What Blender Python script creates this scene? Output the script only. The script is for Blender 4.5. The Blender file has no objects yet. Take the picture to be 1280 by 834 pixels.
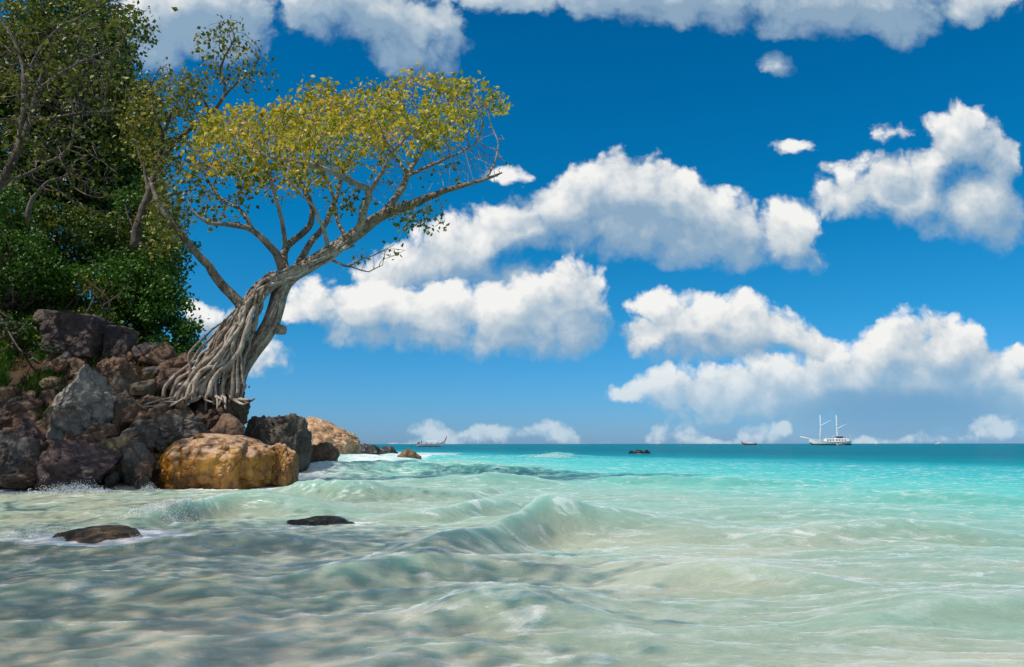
import bpy, math, random
import numpy as np
random.seed(4)
from mathutils import Vector, Matrix, kdtree

# ------------------------------------------------------------------ camera
SC = bpy.context.scene
COL = SC.collection
F = 995.0                      # focal length in photo pixels (photo 1280 x 834)
CAMH = 1.1
PITCH = math.atan(138.0 / F)
cam_d = bpy.data.cameras.new('camera')
cam = bpy.data.objects.new('camera', cam_d)
COL.objects.link(cam)
cam_d.sensor_width = 36.0
cam_d.lens = F / 1280.0 * 36.0
cam_d.clip_start = 0.05
cam_d.clip_end = 60000
cam.location = (0, 0, CAMH)
cam.rotation_euler = (math.pi / 2 + PITCH, math.radians(0.06), 0)
SC.camera = cam

def rdir(px, py):
    """direction of a photo pixel, scaled so that its Y component is 1"""
    x = (px - 640.0) / F
    y = (417.0 - py) / F
    c, s = math.cos(PITCH), math.sin(PITCH)
    Y = c - y * s
    Z = s + y * c
    return x / Y, Z / Y

def P(px, py, d):
    u, v = rdir(px, py)
    return Vector((u * d, d, CAMH + v * d))

# ------------------------------------------------------------------ light
SUN_DIR = Vector((-0.50, -0.34, 0.86)).normalized()     # towards the sun
sun_d = bpy.data.lights.new('sun', 'SUN')
sun_d.energy = 4.2
sun_d.angle = math.radians(0.53)
sun_d.color = (1.0, 0.95, 0.86)
sun = bpy.data.objects.new('sun', sun_d)
COL.objects.link(sun)
sun.rotation_euler = SUN_DIR.to_track_quat('Z', 'Y').to_euler()
sun.location = (-30, -20, 60)
SC.view_settings.view_transform = 'Standard'
SC.view_settings.look = 'None'
SC.view_settings.exposure = 0.0
SC.view_settings.gamma = 1.0
SC.view_settings.use_curve_mapping = False
SC.cycles.max_bounces = 6
SC.cycles.diffuse_bounces = 3
SC.cycles.glossy_bounces = 3
SC.cycles.transmission_bounces = 3
SC.cycles.transparent_max_bounces = 4
SC.cycles.sample_clamp_indirect = 6
SC.cycles.use_denoising = True

# ------------------------------------------------------------------ node helpers
class NT:
    def __init__(self, tree):
        self.t = tree
    def n(self, typ, **kw):
        nd = self.t.nodes.new(typ)
        for k, v in kw.items():
            setattr(nd, k, v)
        return nd
    def put(self, sock, val):
        if val is None:
            return
        if isinstance(val, bpy.types.NodeSocket):
            self.t.links.new(val, sock)
        else:
            sock.default_value = val
    def m(self, op, a=None, b=None, c=None, clamp=False):
        nd = self.n('ShaderNodeMath', operation=op)
        nd.use_clamp = clamp
        for i, v in enumerate((a, b, c)):
            self.put(nd.inputs[i], v)
        return nd.outputs[0]
    def v(self, op, a=None, b=None, c=None, out=0):
        nd = self.n('ShaderNodeVectorMath', operation=op)
        for i, v in enumerate((a, b, c)):
            if v is not None:
                self.put(nd.inputs[i], v)
        return nd.outputs[out]
    def mix(self, f, a, b, blend='MIX'):
        nd = self.n('ShaderNodeMix', data_type='RGBA', blend_type=blend)
        self.put(nd.inputs[0], f)
        self.put(nd.inputs[6], a if isinstance(a, bpy.types.NodeSocket) else tuple(a) + (1,) if len(a) == 3 else a)
        self.put(nd.inputs[7], b if isinstance(b, bpy.types.NodeSocket) else tuple(b) + (1,) if len(b) == 3 else b)
        return nd.outputs[2]
    def noise(self, vec, scale, detail=4, rough=0.55, dist=0.0, out='Fac', typ='FBM', dim='3D'):
        nd = self.n('ShaderNodeTexNoise', noise_type=typ, noise_dimensions=dim)
        if vec is not None:
            self.put(nd.inputs['Vector'], vec)
        nd.inputs['Scale'].default_value = scale
        nd.inputs['Detail'].default_value = detail
        nd.inputs['Roughness'].default_value = rough
        nd.inputs['Distortion'].default_value = dist
        return nd.outputs[out]
    def mapr(self, x, a, b, c=0.0, d=1.0, smooth=True):
        nd = self.n('ShaderNodeMapRange')
        nd.interpolation_type = 'SMOOTHSTEP' if smooth else 'LINEAR'
        self.put(nd.inputs[0], x)
        for i, v in enumerate((a, b, c, d)):
            self.put(nd.inputs[i + 1], v)
        return nd.outputs[0]
    def ramp(self, fac, stops, interp='LINEAR'):
        nd = self.n('ShaderNodeValToRGB')
        nd.color_ramp.interpolation = interp
        el = nd.color_ramp.elements
        while len(el) < len(stops):
            el.new(0.5)
        for e, (p, c) in zip(el, stops):
            e.position = p
            e.color = tuple(c) + (1,)
        self.put(nd.inputs[0], fac)
        return nd.outputs[0]

# ------------------------------------------------------------------ world: sky with clouds
world = bpy.data.worlds.new('World')
SC.world = world
world.use_nodes = True
wt = world.node_tree
wt.nodes.clear()
W = NT(wt)

# puffs of every cloud: photo px centre and radii, turned into sky directions
PUFFS_BACK = [
 # large upper cloud
 (770,238,84,52),(838,256,84,48),(705,262,72,42),(650,280,66,38),(905,268,50,40),(975,288,52,40),
 (925,302,58,36),(790,282,130,38),(1000,318,34,22),(585,300,80,36),(560,330,95,34),(500,345,90,26),(862,300,60,30),
 (640,214,26,10),(600,345,110,22),
 # large right cloud
 (1142,414,50,28),(1000,500,120,34),(1100,440,66,36),(1180,442,66,34),(1235,462,56,34),(1060,466,80,42),(975,480,80,34),
 (880,490,92,28),(815,492,50,16),(1150,490,150,52),(1080,512,150,34),(1265,450,34,20),(900,508,80,24),(1040,440,40,24),(1180,515,130,40),
 (1130,535,170,30),(1260,500,60,40),
 # upper right cloud
 (1206,176,56,42),(1090,226,62,34),(1150,244,76,36),(1222,258,62,44),(1170,205,40,26),(1050,250,36,24),(1250,205,30,36),
 (1112,170,22,14),(980,82,22,14),(990,187,26,10),(1245,285,30,22),
 # clouds cut by the top of the frame
 (240,16,104,58),(190,60,50,30),(290,40,50,34),(430,8,90,42),(520,55,62,34),(470,28,80,38),(560,30,30,30),
 (650,-8,120,26),(850,-10,170,44),(1050,-6,170,48),(760,-6,100,34),(1120,26,58,32),(1200,2,76,26),(990,24,60,20),
]
PUFFS_FRONT = [
 # middle left cloud
 (712,366,58,44),(650,388,86,40),(560,386,96,38),(470,382,80,38),(395,372,48,32),(610,418,130,30),
 (690,405,78,40),(480,424,62,20),(362,382,22,24),(740,392,34,30),
 # centre right cloud
 (848,398,58,40),(918,406,68,40),(992,420,46,32),(808,422,38,30),(905,434,110,26),(880,385,40,26),
 # low clouds on the horizon
 (540,540,30,16),(585,545,44,12),(640,546,34,12),(690,545,30,14),(545,552,60,8),(690,553,46,5),(833,543,32,15),
 (950,548,40,13),(925,552,50,8),(1252,536,36,18),(1215,549,60,9),(1120,551,50,5),
 (330,442,32,22),(262,395,40,20),
]
def uv_of(px, py):
    return rdir(px, py)
gn = bpy.data.node_groups.new('cloud_noise', 'ShaderNodeTree')
gn.interface.new_socket('P', in_out='INPUT', socket_type='NodeSocketVector')
gn.interface.new_socket('Warped', in_out='OUTPUT', socket_type='NodeSocketVector')
gn.interface.new_socket('N', in_out='OUTPUT', socket_type='NodeSocketFloat')
G = NT(gn)
gi = G.n('NodeGroupInput'); go = G.n('NodeGroupOutput')
pin = gi.outputs[0]
w1 = G.n('ShaderNodeTexNoise', noise_dimensions='2D'); G.put(w1.inputs['Vector'], pin)
w1.inputs['Scale'].default_value = 9; w1.inputs['Detail'].default_value = 5; w1.inputs['Roughness'].default_value = 0.6
wv = G.v('SUBTRACT', w1.outputs['Color'], (0.5, 0.5, 0.5))
gn.links.new(G.v('MULTIPLY_ADD', wv, (0.07, 0.05, 0.0), pin), go.inputs[0])
n1 = G.noise(pin, 15, 9, 0.58, 0.0, dim='2D')
n1 = G.m('MULTIPLY', G.m('SUBTRACT', n1, 0.5), 1.15)
vo = G.n('ShaderNodeTexVoronoi', feature='SMOOTH_F1', voronoi_dimensions='2D')
vo.inputs['Smoothness'].default_value = 0.3
vo.inputs['Scale'].default_value = 19; vo.inputs['Detail'].default_value = 3.0; vo.inputs['Roughness'].default_value = 0.55
G.put(vo.inputs['Vector'], G.v('MULTIPLY_ADD', wv, (0.05, 0.05, 0.0), pin))
gn.links.new(G.m('ADD', n1, G.m('MULTIPLY', G.m('SUBTRACT', 0.42, vo.outputs['Distance']), 0.82)), go.inputs[1])
def puff_group(name, puffs):
    g_ = bpy.data.node_groups.new(name, 'ShaderNodeTree')
    g_.interface.new_socket('P', in_out='INPUT', socket_type='NodeSocketVector')
    g_.interface.new_socket('D', in_out='OUTPUT', socket_type='NodeSocketFloat')
    G = NT(g_); i_ = G.n('NodeGroupInput'); o_ = G.n('NodeGroupOutput')
    acc = None
    for (cx, cy, rx, ry) in puffs:
        u0, v0 = uv_of(cx, cy); u1, _ = uv_of(cx + rx, cy); _, v1 = uv_of(cx, cy - ry)
        ru, rv = abs(u1 - u0), abs(v1 - v0)
        wgt = (ry / 40.0) ** 0.8
        su, sv = math.sqrt(wgt) / ru, math.sqrt(wgt) / rv
        q = G.v('MULTIPLY_ADD', i_.outputs[0], (su, sv, 0), (-u0 * su, -v0 * sv, 0))
        f = G.m('SUBTRACT', wgt, G.v('DOT_PRODUCT', q, q, out=1))
        acc = f if acc is None else G.m('SMOOTH_MAX', acc, f, 0.12)
    g_.links.new(G.m('ADD', G.m('MAXIMUM', acc, -1.5), 0.50), o_.inputs[0])
    return g_
PG = [puff_group('cloud_puffs_back', PUFFS_BACK), puff_group('cloud_puffs_front', PUFFS_FRONT)]
tc = W.n('ShaderNodeTexCoord')
sx = W.n('ShaderNodeSeparateXYZ'); W.put(sx.inputs[0], tc.outputs['Generated'])
yy = W.m('MAXIMUM', sx.outputs[1], 0.08)
cu = W.m('DIVIDE', sx.outputs[0], yy)
cv = W.m('DIVIDE', sx.outputs[2], yy)
cc = W.n('ShaderNodeCombineXYZ'); W.put(cc.inputs[0], cu); W.put(cc.inputs[1], cv)
def use(g_, v):
    g = W.n('ShaderNodeGroup'); g.node_tree = g_
    W.put(g.inputs[0], v)
    return g.outputs
c0 = cc.outputs[0]
N0 = use(gn, c0); N1 = use(gn, W.v('ADD', c0, (-0.012, 0.030, 0.0)))
P2 = W.v('ADD', N0[0], (-0.012, 0.070, 0.0))
sky = W.n('ShaderNodeTexSky', sky_type='NISHITA')
sky.sun_disc = False
sky.sun_elevation = math.asin(SUN_DIR.z)
sky.sun_rotation = math.atan2(SUN_DIR.x, SUN_DIR.y)
sky.altitude = 0; sky.air_density = 1.0; sky.dust_density = 0.3; sky.ozone_density = 3.0
elev = W.m('ABSOLUTE', sx.outputs[2])
tint = W.ramp(W.mapr(elev, 0.0, 0.6, smooth=False), [(0.0, (0.34, 0.62, 1.22)), (0.10, (0.24, 0.66, 1.14)), (0.25, (0.10, 0.70, 1.06)), (0.45, (0.015, 0.70, 1.04)), (0.75, (0.0, 0.68, 1.04)), (1.0, (0.0, 0.60, 0.95))])
skyc = W.mix(1.0, sky.outputs[0], tint, 'MULTIPLY')
skyc = W.v('MULTIPLY', skyc, (1.0, 1.0, 1.0))
# clouds
front = W.mapr(sx.outputs[1], 0.08, 0.2)
low = W.noise(c0, 5.0, 3, 0.5, dim='2D')
lows = W.mapr(cv, 0.005, 0.13)                         # far low clouds are seen through more air
du, dv = uv_of(1130, 520)
qq = W.v('MULTIPLY_ADD', c0, (1 / 0.17, 1 / 0.040, 0), (-du / 0.17, -dv / 0.040, 0))
dk = W.mapr(W.v('DOT_PRODUCT', qq, qq, out=1), 1.3, 0.0)   # rain-dark base of the big cloud on the right
fin = skyc
for k, pg in enumerate(PG):
    D0 = W.m('ADD', use(pg, N0[0])[0], N0[1])
    D1 = W.m('ADD', use(pg, N1[0])[0], N1[1])
    D2 = use(pg, P2)[0]
    over = W.mapr(D2, -0.1, 0.9)
    lit = W.m('MULTIPLY_ADD', W.m('SUBTRACT', D0, D1), 0.46, 0.45)
    lit = W.m('SUBTRACT', lit, W.m('MULTIPLY', over, 0.36))
    lit = W.m('SUBTRACT', lit, W.m('MULTIPLY', W.mapr(cv, 0.28, 0.52), 0.26))
    lit = W.m('ADD', lit, W.m('MULTIPLY', W.m('SUBTRACT', low, 0.46), 0.60), clamp=True)
    alpha = W.mapr(D0, W.m('MULTIPLY', over, -0.20), W.m('MULTIPLY_ADD', over, 0.40, 0.60))
    alpha = W.m('MULTIPLY', alpha, W.m('ADD', 0.86, W.m('MULTIPLY', lit, 0.2), clamp=True))
    alpha = W.m('MULTIPLY', W.m('MULTIPLY', alpha, front), W.m('MULTIPLY_ADD', lows, 0.2, 0.8))
    cl = W.ramp(lit, [(0.0, (0.30, 0.43, 0.56)), (0.30, (0.42, 0.53, 0.63)), (0.62, (0.61, 0.67, 0.72)), (1.0, (0.90, 0.90, 0.88))])
    if k == 0:
        cl = W.mix(W.m('MULTIPLY', dk, 0.90), cl, (0.10, 0.24, 0.44))
    cl = W.mix(W.m('MULTIPLY', W.m('SUBTRACT', 1.0, lows), 0.48), cl, (0.26, 0.50, 0.70))
    cs = W.v('SCALE', cl); cs.node.inputs['Scale'].default_value = 10.0
    fin = W.mix(alpha, fin, cs)
bg = W.n('ShaderNodeBackground'); W.put(bg.inputs[0], fin); bg.inputs[1].default_value = 0.1
gen = W.noise(tc.outputs['Generated'], 2.6, 5, 0.6)  # clouds added outside the view to brighten and whiten the ambient light
gcl = W.mix(W.m('MULTIPLY', W.mapr(gen, 0.42, 0.62), W.mapr(sx.outputs[2], 0.0, 0.25)), skyc, (6.2, 6.4, 6.6))
bg2 = W.n('ShaderNodeBackground'); W.put(bg2.inputs[0], gcl); bg2.inputs[1].default_value = 0.1
ms = W.n('ShaderNodeMixShader')
region = W.m('MULTIPLY', W.m('MULTIPLY', W.m('GREATER_THAN', sx.outputs[1], 0.08), W.m('LESS_THAN', cv, 0.80)),
             W.m('MULTIPLY', W.m('GREATER_THAN', cv, -0.004), W.m('LESS_THAN', W.m('ABSOLUTE', cu), 1.0)))
W.put(ms.inputs[0], region)
wt.links.new(bg2.outputs[0], ms.inputs[1]); wt.links.new(bg.outputs[0], ms.inputs[2])
wo = W.n('ShaderNodeOutputWorld'); wt.links.new(ms.outputs[0], wo.inputs[0])
world.cycles.sampling_method = 'MANUAL'
world.cycles.sample_map_resolution = 512

#@@SETTING@@
# ------------------------------------------------------------------ noise in numpy
def _hash(ix, iy, iz, seed):
    h = (ix * 374761393 + iy * 668265263 + iz * 2147483647 + seed * 1274126177) & 0xffffffff
    h = ((h ^ (h >> 13)) * 1274126177) & 0xffffffff
    h = ((h ^ (h >> 15)) * 2246822519) & 0xffffffff
    return (h ^ (h >> 16)) & 0xffffffff
_GR = np.random.RandomState(5).normal(size=(256, 3))
_GR /= np.linalg.norm(_GR, axis=1)[:, None]
def perlin(p, seed=0):
    """gradient noise of an (N,3) array, roughly -1..1"""
    p = np.asarray(p, dtype=np.float64)
    i = np.floor(p).astype(np.int64)
    f = p - i
    u = f * f * f * (f * (f * 6 - 15) + 10)
    res = 0
    for dx in (0, 1):
        wx = u[:, 0] if dx else 1 - u[:, 0]
        for dy in (0, 1):
            wy = u[:, 1] if dy else 1 - u[:, 1]
            for dz in (0, 1):
                wz = u[:, 2] if dz else 1 - u[:, 2]
                g = _GR[_hash(i[:, 0] + dx, i[:, 1] + dy, i[:, 2] + dz, seed) & 255]
                d = g[:, 0] * (f[:, 0] - dx) + g[:, 1] * (f[:, 1] - dy) + g[:, 2] * (f[:, 2] - dz)
                res = res + wx * wy * wz * d
    return res * 1.6
def fbm(p, octaves=4, seed=0, gain=0.5, lac=2.03):
    s, a, q = 0, 1.0, np.asarray(p, dtype=np.float64)
    for k in range(octaves):
        s = s + a * perlin(q, seed + k * 7)
        a *= gain
        q = q * lac + 3.7
    return s
def ridged(p, octaves=3, seed=0, gain=0.5):
    s, a, q = 0, 1.0, np.asarray(p, dtype=np.float64)
    for k in range(octaves):
        s = s + a * (1 - np.abs(perlin(q, seed + k * 5))) ** 2
        a *= gain
        q = q * 2.1 + 1.3
    return s
def xyz(x, y, z=0.0):
    x = np.asarray(x, dtype=np.float64)
    return np.stack([x.ravel(), np.broadcast_to(y, x.shape).ravel(), np.broadcast_to(z, x.shape).ravel()], 1)
def sstep(x, a, b):
    t = np.clip((x - a) / (b - a), 0, 1)
    return t * t * (3 - 2 * t)

# ------------------------------------------------------------------ mesh and object helpers
def mesh_obj(name, V, faces, mat, parent=None, smooth=True, attrs=None, midx=None):
    """V: (N,3); faces: list of (M,k) int arrays; mat: material or list; attrs: {name: point values}"""
    V = np.asarray(V, dtype=np.float32)
    me = bpy.data.meshes.new(name)
    faces = [np.asarray(f, dtype=np.int32) for f in faces if len(f)]
    me.vertices.add(len(V)); me.vertices.foreach_set('co', V.ravel())
    loops = np.concatenate([f.ravel() for f in faces])
    cnt = np.concatenate([np.full(len(f), f.shape[1], dtype=np.int32) for f in faces])
    start = np.concatenate([[0], np.cumsum(cnt)[:-1]]).astype(np.int32)
    me.loops.add(len(loops)); me.loops.foreach_set('vertex_index', loops)
    me.polygons.add(len(cnt)); me.polygons.foreach_set('loop_start', start)
    me.polygons.foreach_set('use_smooth', np.full(len(cnt), smooth))
    for m in (mat if isinstance(mat, (list, tuple)) else [mat]):
        me.materials.append(m)
    if midx is not None:
        me.polygons.foreach_set('material_index', np.asarray(midx, dtype=np.int32))
    me.update(calc_edges=True)
    for k, v in (attrs or {}).items():
        a = me.attributes.new(k, 'FLOAT', 'POINT'); a.data.foreach_set('value', np.asarray(v, dtype=np.float32))
    o = bpy.data.objects.new(name, me)
    COL.objects.link(o)
    if parent is not None:
        o.parent = parent
    return o
def tag(o, label=None, cat=None, group=None, kind=None):
    if label: o['label'] = label
    if cat: o['category'] = cat
    if group: o['group'] = group
    if kind: o['kind'] = kind
    return o
def empty(name, loc, label, cat, group=None, rz=0.0):
    o = bpy.data.objects.new(name, None)
    o.empty_display_size = 0.3
    COL.objects.link(o)
    o.location = loc; o.rotation_euler = (0, 0, rz)
    return tag(o, label, cat, group)

class MB:
    """collects shapes into one mesh"""
    def __init__(self):
        self.V, self.Q, self.T, self.n = [], [], [], 0
        self.rnd = []
    def add(self, V, quads=None, tris=None, rnd=None):
        V = np.asarray(V, dtype=np.float64).reshape(-1, 3)
        self.V.append(V)
        if quads is not None and len(quads): self.Q.append(np.asarray(quads) + self.n)
        if tris is not None and len(tris): self.T.append(np.asarray(tris) + self.n)
        self.rnd.append(np.full(len(V), 0.5) if rnd is None else np.asarray(rnd))
        self.n += len(V)
    def tube(self, pts, rad, n=6, cap=True):
        pts = np.asarray(pts, dtype=np.float64)
        k = len(pts)
        rad = np.broadcast_to(np.asarray(rad, dtype=np.float64), (k,))
        tan = np.gradient(pts, axis=0)
        tan /= np.linalg.norm(tan, axis=1)[:, None] + 1e-9
        up = np.array([0.13, 0.21, 0.97]) if abs(tan[0][2]) < 0.9 else np.array([1.0, 0.1, 0.0])
        a = np.cross(tan[0], up); a /= np.linalg.norm(a)
        ang = np.arange(n) / n * 2 * math.pi
        V = np.zeros((k, n, 3))
        for i in range(k):
            a = a - tan[i] * np.dot(a, tan[i]); a /= np.linalg.norm(a) + 1e-9
            b = np.cross(tan[i], a)
            V[i] = pts[i] + rad[i] * (np.cos(ang)[:, None] * a + np.sin(ang)[:, None] * b)
        i0 = np.arange(k - 1)[:, None] * n + np.arange(n)[None]
        i1 = np.arange(k - 1)[:, None] * n + (np.arange(n)[None] + 1) % n
        Q = np.stack([i0, i1, i1 + n, i0 + n], -1).reshape(-1, 4)
        VV = V.reshape(-1, 3); T = None
        if cap:
            VV = np.vstack([VV, pts[0][None], pts[-1][None]])
            j = np.arange(n); c0, c1 = k * n, k * n + 1
            T = np.vstack([np.stack([(j + 1) % n, j, np.full(n, c0)], 1),
                           np.stack([j + (k - 1) * n, (j + 1) % n + (k - 1) * n, np.full(n, c1)], 1)])
        self.add(VV, Q, T, np.full(len(VV), random.random()))
    def box(self, lo, hi, bev=0.0):
        x0, y0, z0 = lo; x1, y1, z1 = hi
        V = [(x0,y0,z0),(x1,y0,z0),(x1,y1,z0),(x0,y1,z0),(x0,y0,z1),(x1,y0,z1),(x1,y1,z1),(x0,y1,z1)]
        self.add(V, [(0,3,2,1),(4,5,6,7),(0,1,5,4),(1,2,6,5),(2,3,7,6),(3,0,4,7)])
    def build(self, name, mat, parent=None, smooth=True, rnd=False):
        V = np.vstack(self.V)
        fs = []
        if self.Q: fs.append(np.vstack(self.Q))
        if self.T: fs.append(np.vstack(self.T))
        return mesh_obj(name, V, fs, mat, parent, smooth, {'rnd': np.concatenate(self.rnd)} if rnd else None)

def new_mat(name):
    m = bpy.data.materials.new(name); m.use_nodes = True
    m.node_tree.nodes.clear()
    N = NT(m.node_tree)
    out = N.n('ShaderNodeOutputMaterial')
    return m, N, out
def principled(N, out, base=None, rough=0.7, normal=None, spec=0.5):
    b = N.n('ShaderNodeBsdfPrincipled')
    if base is not None: N.put(b.inputs['Base Color'], base if isinstance(base, bpy.types.NodeSocket) else tuple(base) + (1,))
    N.put(b.inputs['Roughness'], rough)
    N.put(b.inputs['Specular IOR Level'], spec)
    if normal is not None: N.put(b.inputs['Normal'], normal)
    N.t.links.new(b.outputs[0], out.inputs[0])
    return b
def bump(N, h, strength, dist, normal=None):
    b = N.n('ShaderNodeBump'); b.inputs['Strength'].default_value = strength
    b.inputs['Distance'].default_value = dist
    N.put(b.inputs['Height'], h)
    if normal is not None: N.put(b.inputs['Normal'], normal)
    return b.outputs[0]
def attr(N, name):
    a = N.n('ShaderNodeAttribute'); a.attribute_name = name
    return a.outputs['Fac']
def wpos(N):
    return N.n('ShaderNodeNewGeometry').outputs['Position']
def paint(name, col, rough=0.45, var=0.12, scale=2.0):
    m, N, out = new_mat(name)
    nz = N.noise(N.n('ShaderNodeTexCoord').outputs['Object'], scale, 5, 0.6)
    c = N.mix(N.mapr(nz, 0.35, 0.7), tuple(x * (1 - var) for x in col), tuple(min(1, x * (1 + var)) for x in col))
    principled(N, out, c, rough)
    return m

# ------------------------------------------------------------------ rocks: list first, the sea needs their footprints
# name, label, (x0, x1, y0, y1) in the photo, distance, style, material key, seed
ROCKS = [
 ('boulder', 'big golden wet boulder with a pale crusted top at the water edge', (194, 346, 541, 612), 20.6, 'golden', 'gold', 3, None),
 ('boulder', 'dark purplish slab of rock with a flat face below the green shrubs', (54, 134, 390, 450), 24.3, 'slab', 'purple', 11, None),
 ('boulder', 'squarish dark block split off the right end of the purple slab', (129, 168, 406, 452), 24.4, 'slab', 'purple', 12, None),
 ('boulder', 'tall pale grey angular boulder with slanting flat faces', (42, 152, 452, 556), 21.9, 'wedge', 'grey', 23, None),
 ('boulder', 'brown mottled rock just under the purple slab', (106, 190, 446, 500), 23.6, 'block', 'brown', 31, None),
 ('boulder', 'dark angular rock at the foot of the green shrub', (163, 210, 427, 470), 24.4, 'block', 'purple', 32, None),
 ('boulder', 'dark red-brown rock left of where the tree roots begin', (186, 226, 452, 492), 24.0, 'block', 'redbrown', 33, None),
 ('boulder', 'low wedge of maroon rock with its foot in the surf', (38, 144, 548, 615), 19.4, 'wedge2', 'maroon', 41, None),
 ('boulder', 'dark layered grey rock at the left edge of the beach', (-30, 46, 536, 604), 19.9, 'block', 'slate', 42, None),
 ('boulder', 'yellowish brown tilted block between maroon wedge and golden boulder', (116, 162, 546, 594), 20.3, 'slab2', 'tan', 43, None),
 ('boulder', 'dark wet rock close to the left end of the golden boulder', (142, 192, 548, 604), 20.2, 'block', 'slate', 44, None),
 ('boulder', 'overhanging dark brown ledge carrying the tree roots', (226, 310, 478, 548), 23.2, 'ledge', 'ledge', 51, None),
 ('boulder', 'grey rock behind the golden boulder under the root ledge', (180, 268, 516, 566), 21.9, 'block', 'slate', 52, None),
 ('boulder', 'rusty brown rock with orange patches below the left roots', (152, 218, 492, 540), 22.8, 'block', 'rusty', 53, None),
 ('boulder', 'rounded brown rock peeking between ledge and golden boulder', (252, 306, 516, 566), 22.2, 'round', 'brown', 54, None),
 ('boulder', 'large dark shaded boulder behind the right end of the golden one', (297, 390, 516, 580), 29.0, 'longdome', 'darkgrey', 61, None),
 ('boulder', 'long tan boulder with pale vertical streaks beyond the dark one', (348, 450, 520, 570), 53.0, 'longdome', 'streak', 62, None),
 ('boulder', 'small brown rock in the surf before the long tan boulder', (384, 424, 552, 575), 36.0, 'round', 'brown', 63, None),
 ('boulder', 'reddish boulder on the slope at the left edge of the pile', (-30, 48, 494, 548), 22.2, 'block', 'redbrown', 71, None),
 ('boulder', 'violet grey rock wedged between left edge and pale boulder', (12, 58, 524, 574), 20.9, 'block', 'maroon', 72, None),
 ('boulder', 'small brown stone under the left corner of the purple slab', (60, 86, 446, 466), 23.6, 'round', 'rusty', 73, None),
 ('boulder', 'brown rock with a light face below the pale boulder', (84, 134, 538, 580), 20.9, 'block', 'brown', 74, None),
 ('boulder', 'small dark stone on the slope left of the purple slab', (40, 62, 386, 410), 24.8, 'block', 'darkgrey', 77, None),
 ('boulder', 'mid-brown rock right below the root fan of the tree', (206, 246, 500, 530), 22.6, 'block', 'rusty', 78, None),
 ('boulder', 'narrow dark rock leaning between the pale and the rusty boulder', (138, 172, 486, 556), 22.2, 'block', 'darkgrey', 79, None),
 ('boulder', 'blue-grey rock directly below the rusty brown one', (150, 200, 530, 566), 21.4, 'slab2', 'slate', 80, None),
 ('boulder', 'low brown rock at the surf line left of the maroon wedge', (-10, 50, 590, 608), 19.2, 'round', 'brown', 81, None),
 ('sea_rock', 'low flat brown rock awash in the near shallows on the left', (48, 200, 659, 696), 9.5, 'flat', 'wetbrown', 90, 0.0),
 ('sea_rock', 'dark rock mostly under water in front of the golden boulder', (354, 444, 644, 668), 11.5, 'flat', 'wetdark', 91, 0.0),
 ('sea_rock', 'dark sea rock nearest to the tip of the tan boulder', (447, 476, 554, 566), 62.0, 'flat', 'wetdark', 92, 0.0),
 ('sea_rock', 'low dark sea rock in the middle of the row off the point', (472, 498, 557, 566), 66.0, 'flat', 'wetdark', 93, 0.0),
 ('sea_rock', 'brown sea rock at the right end of the row off the point', (494, 527, 561, 575), 52.0, 'flat', 'wetbrown', 94, 0.0),
 ('reef_rock', 'largest dark reef rock, in the middle of the small offshore reef', (793, 807, 562, 571), 92.0, 'flat', 'wetdark', 95, 0.0),
 ('reef_rock', 'left rock of the small offshore reef', (785, 796, 563.3, 571), 91.0, 'flat', 'wetdark', 96, 0.0),
 ('reef_rock', 'right rock of the small offshore reef', (804, 814.5, 562, 571), 93.0, 'flat', 'wetdark', 97, 0.0),
]

# ------------------------------------------------------------------ the sea
RIDGES = [  # cx, cy, half length, front width, back width, height, angle
 (-5.6, 12.1, 0.8, 0.3, 0.8, 0.14, 0.15),
 (-1.0, 21.5, 2.6, 0.6, 1.8, 0.32, -0.05),
 (5.6, 12.6, 2.6, 0.5, 1.2, 0.13, -0.05),
 (-7.0, 30.0, 3.0, 0.8, 2.5, 0.50, 0.1),
 (-3.0, 36.0, 4.5, 0.8, 3.0, 0.42, -0.08),
 (3.5, 66.0, 3.2, 0.8, 2.0, 0.45, 0.0),
 (-6.0, 60.0, 7.0, 1.0, 3.0, 0.45, 0.05),
 (-9.5, 48.0, 4.0, 1.0, 3.0, 0.55, 0.0),
]
# crest lines of the swells: (photo px, photo py, crest height in m) turned into world points
CRESTS = [
 [(470, 694, .02), (540, 678, .14), (600, 662, .20), (645, 640, .32), (682, 622, .44), (722, 629, .36), (775, 640, .24), (840, 650, .15), (930, 664, .02)],
 [(120, 655, .02), (210, 634, .18), (290, 617, .30), (350, 617, .30), (410, 628, .18), (480, 640, .02)],
 [(340, 612, .05), (400, 600, .34), (440, 598, .40), (500, 605, .28), (580, 612, .15), (640, 612, .02)],
 [(500, 772, .0), (570, 744, .11), (630, 732, .17), (680, 736, .16), (740, 754, .08), (820, 786, .0)],
 [(330, 728, .0), (440, 706, .11), (550, 692, .13), (640, 696, .08), (730, 716, .0)],
 [(500, 646, .0), (560, 632, .15), (610, 624, .20), (655, 632, .06)],
 [(900, 676, .0), (1010, 660, .13), (1110, 652, .18), (1200, 656, .15), (1320, 668, .05)],
 [(740, 724, .0), (850, 708, .10), (960, 710, .11), (1100, 734, .0)],
 [(1000, 782, .0), (1120, 756, .09), (1230, 748, .10), (1360, 762, .04)],
 [(700, 602, .0), (800, 596, .18), (930, 598, .16), (1060, 604, .0)],
 [(440, 588, .1), (540, 580, .36), (640, 583, .28), (740, 590, .0)],
 [(-60, 742, .04), (100, 724, .08), (240, 734, .05), (340, 756, .0)],
 [(100, 690, .0), (240, 676, .09), (380, 672, .10), (500, 684, .0)],
 [(1000, 622, .0), (1120, 616, .16), (1260, 620, .14), (1400, 630, .0)],
]
def crest_world(c):
    pts = []
    for (px, py, z) in c:
        u, v = rdir(px, py); d = (CAMH - z) / -v
        pts.append((u * d, d, z))
    return resample_poly(np.array(pts), 6)
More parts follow.
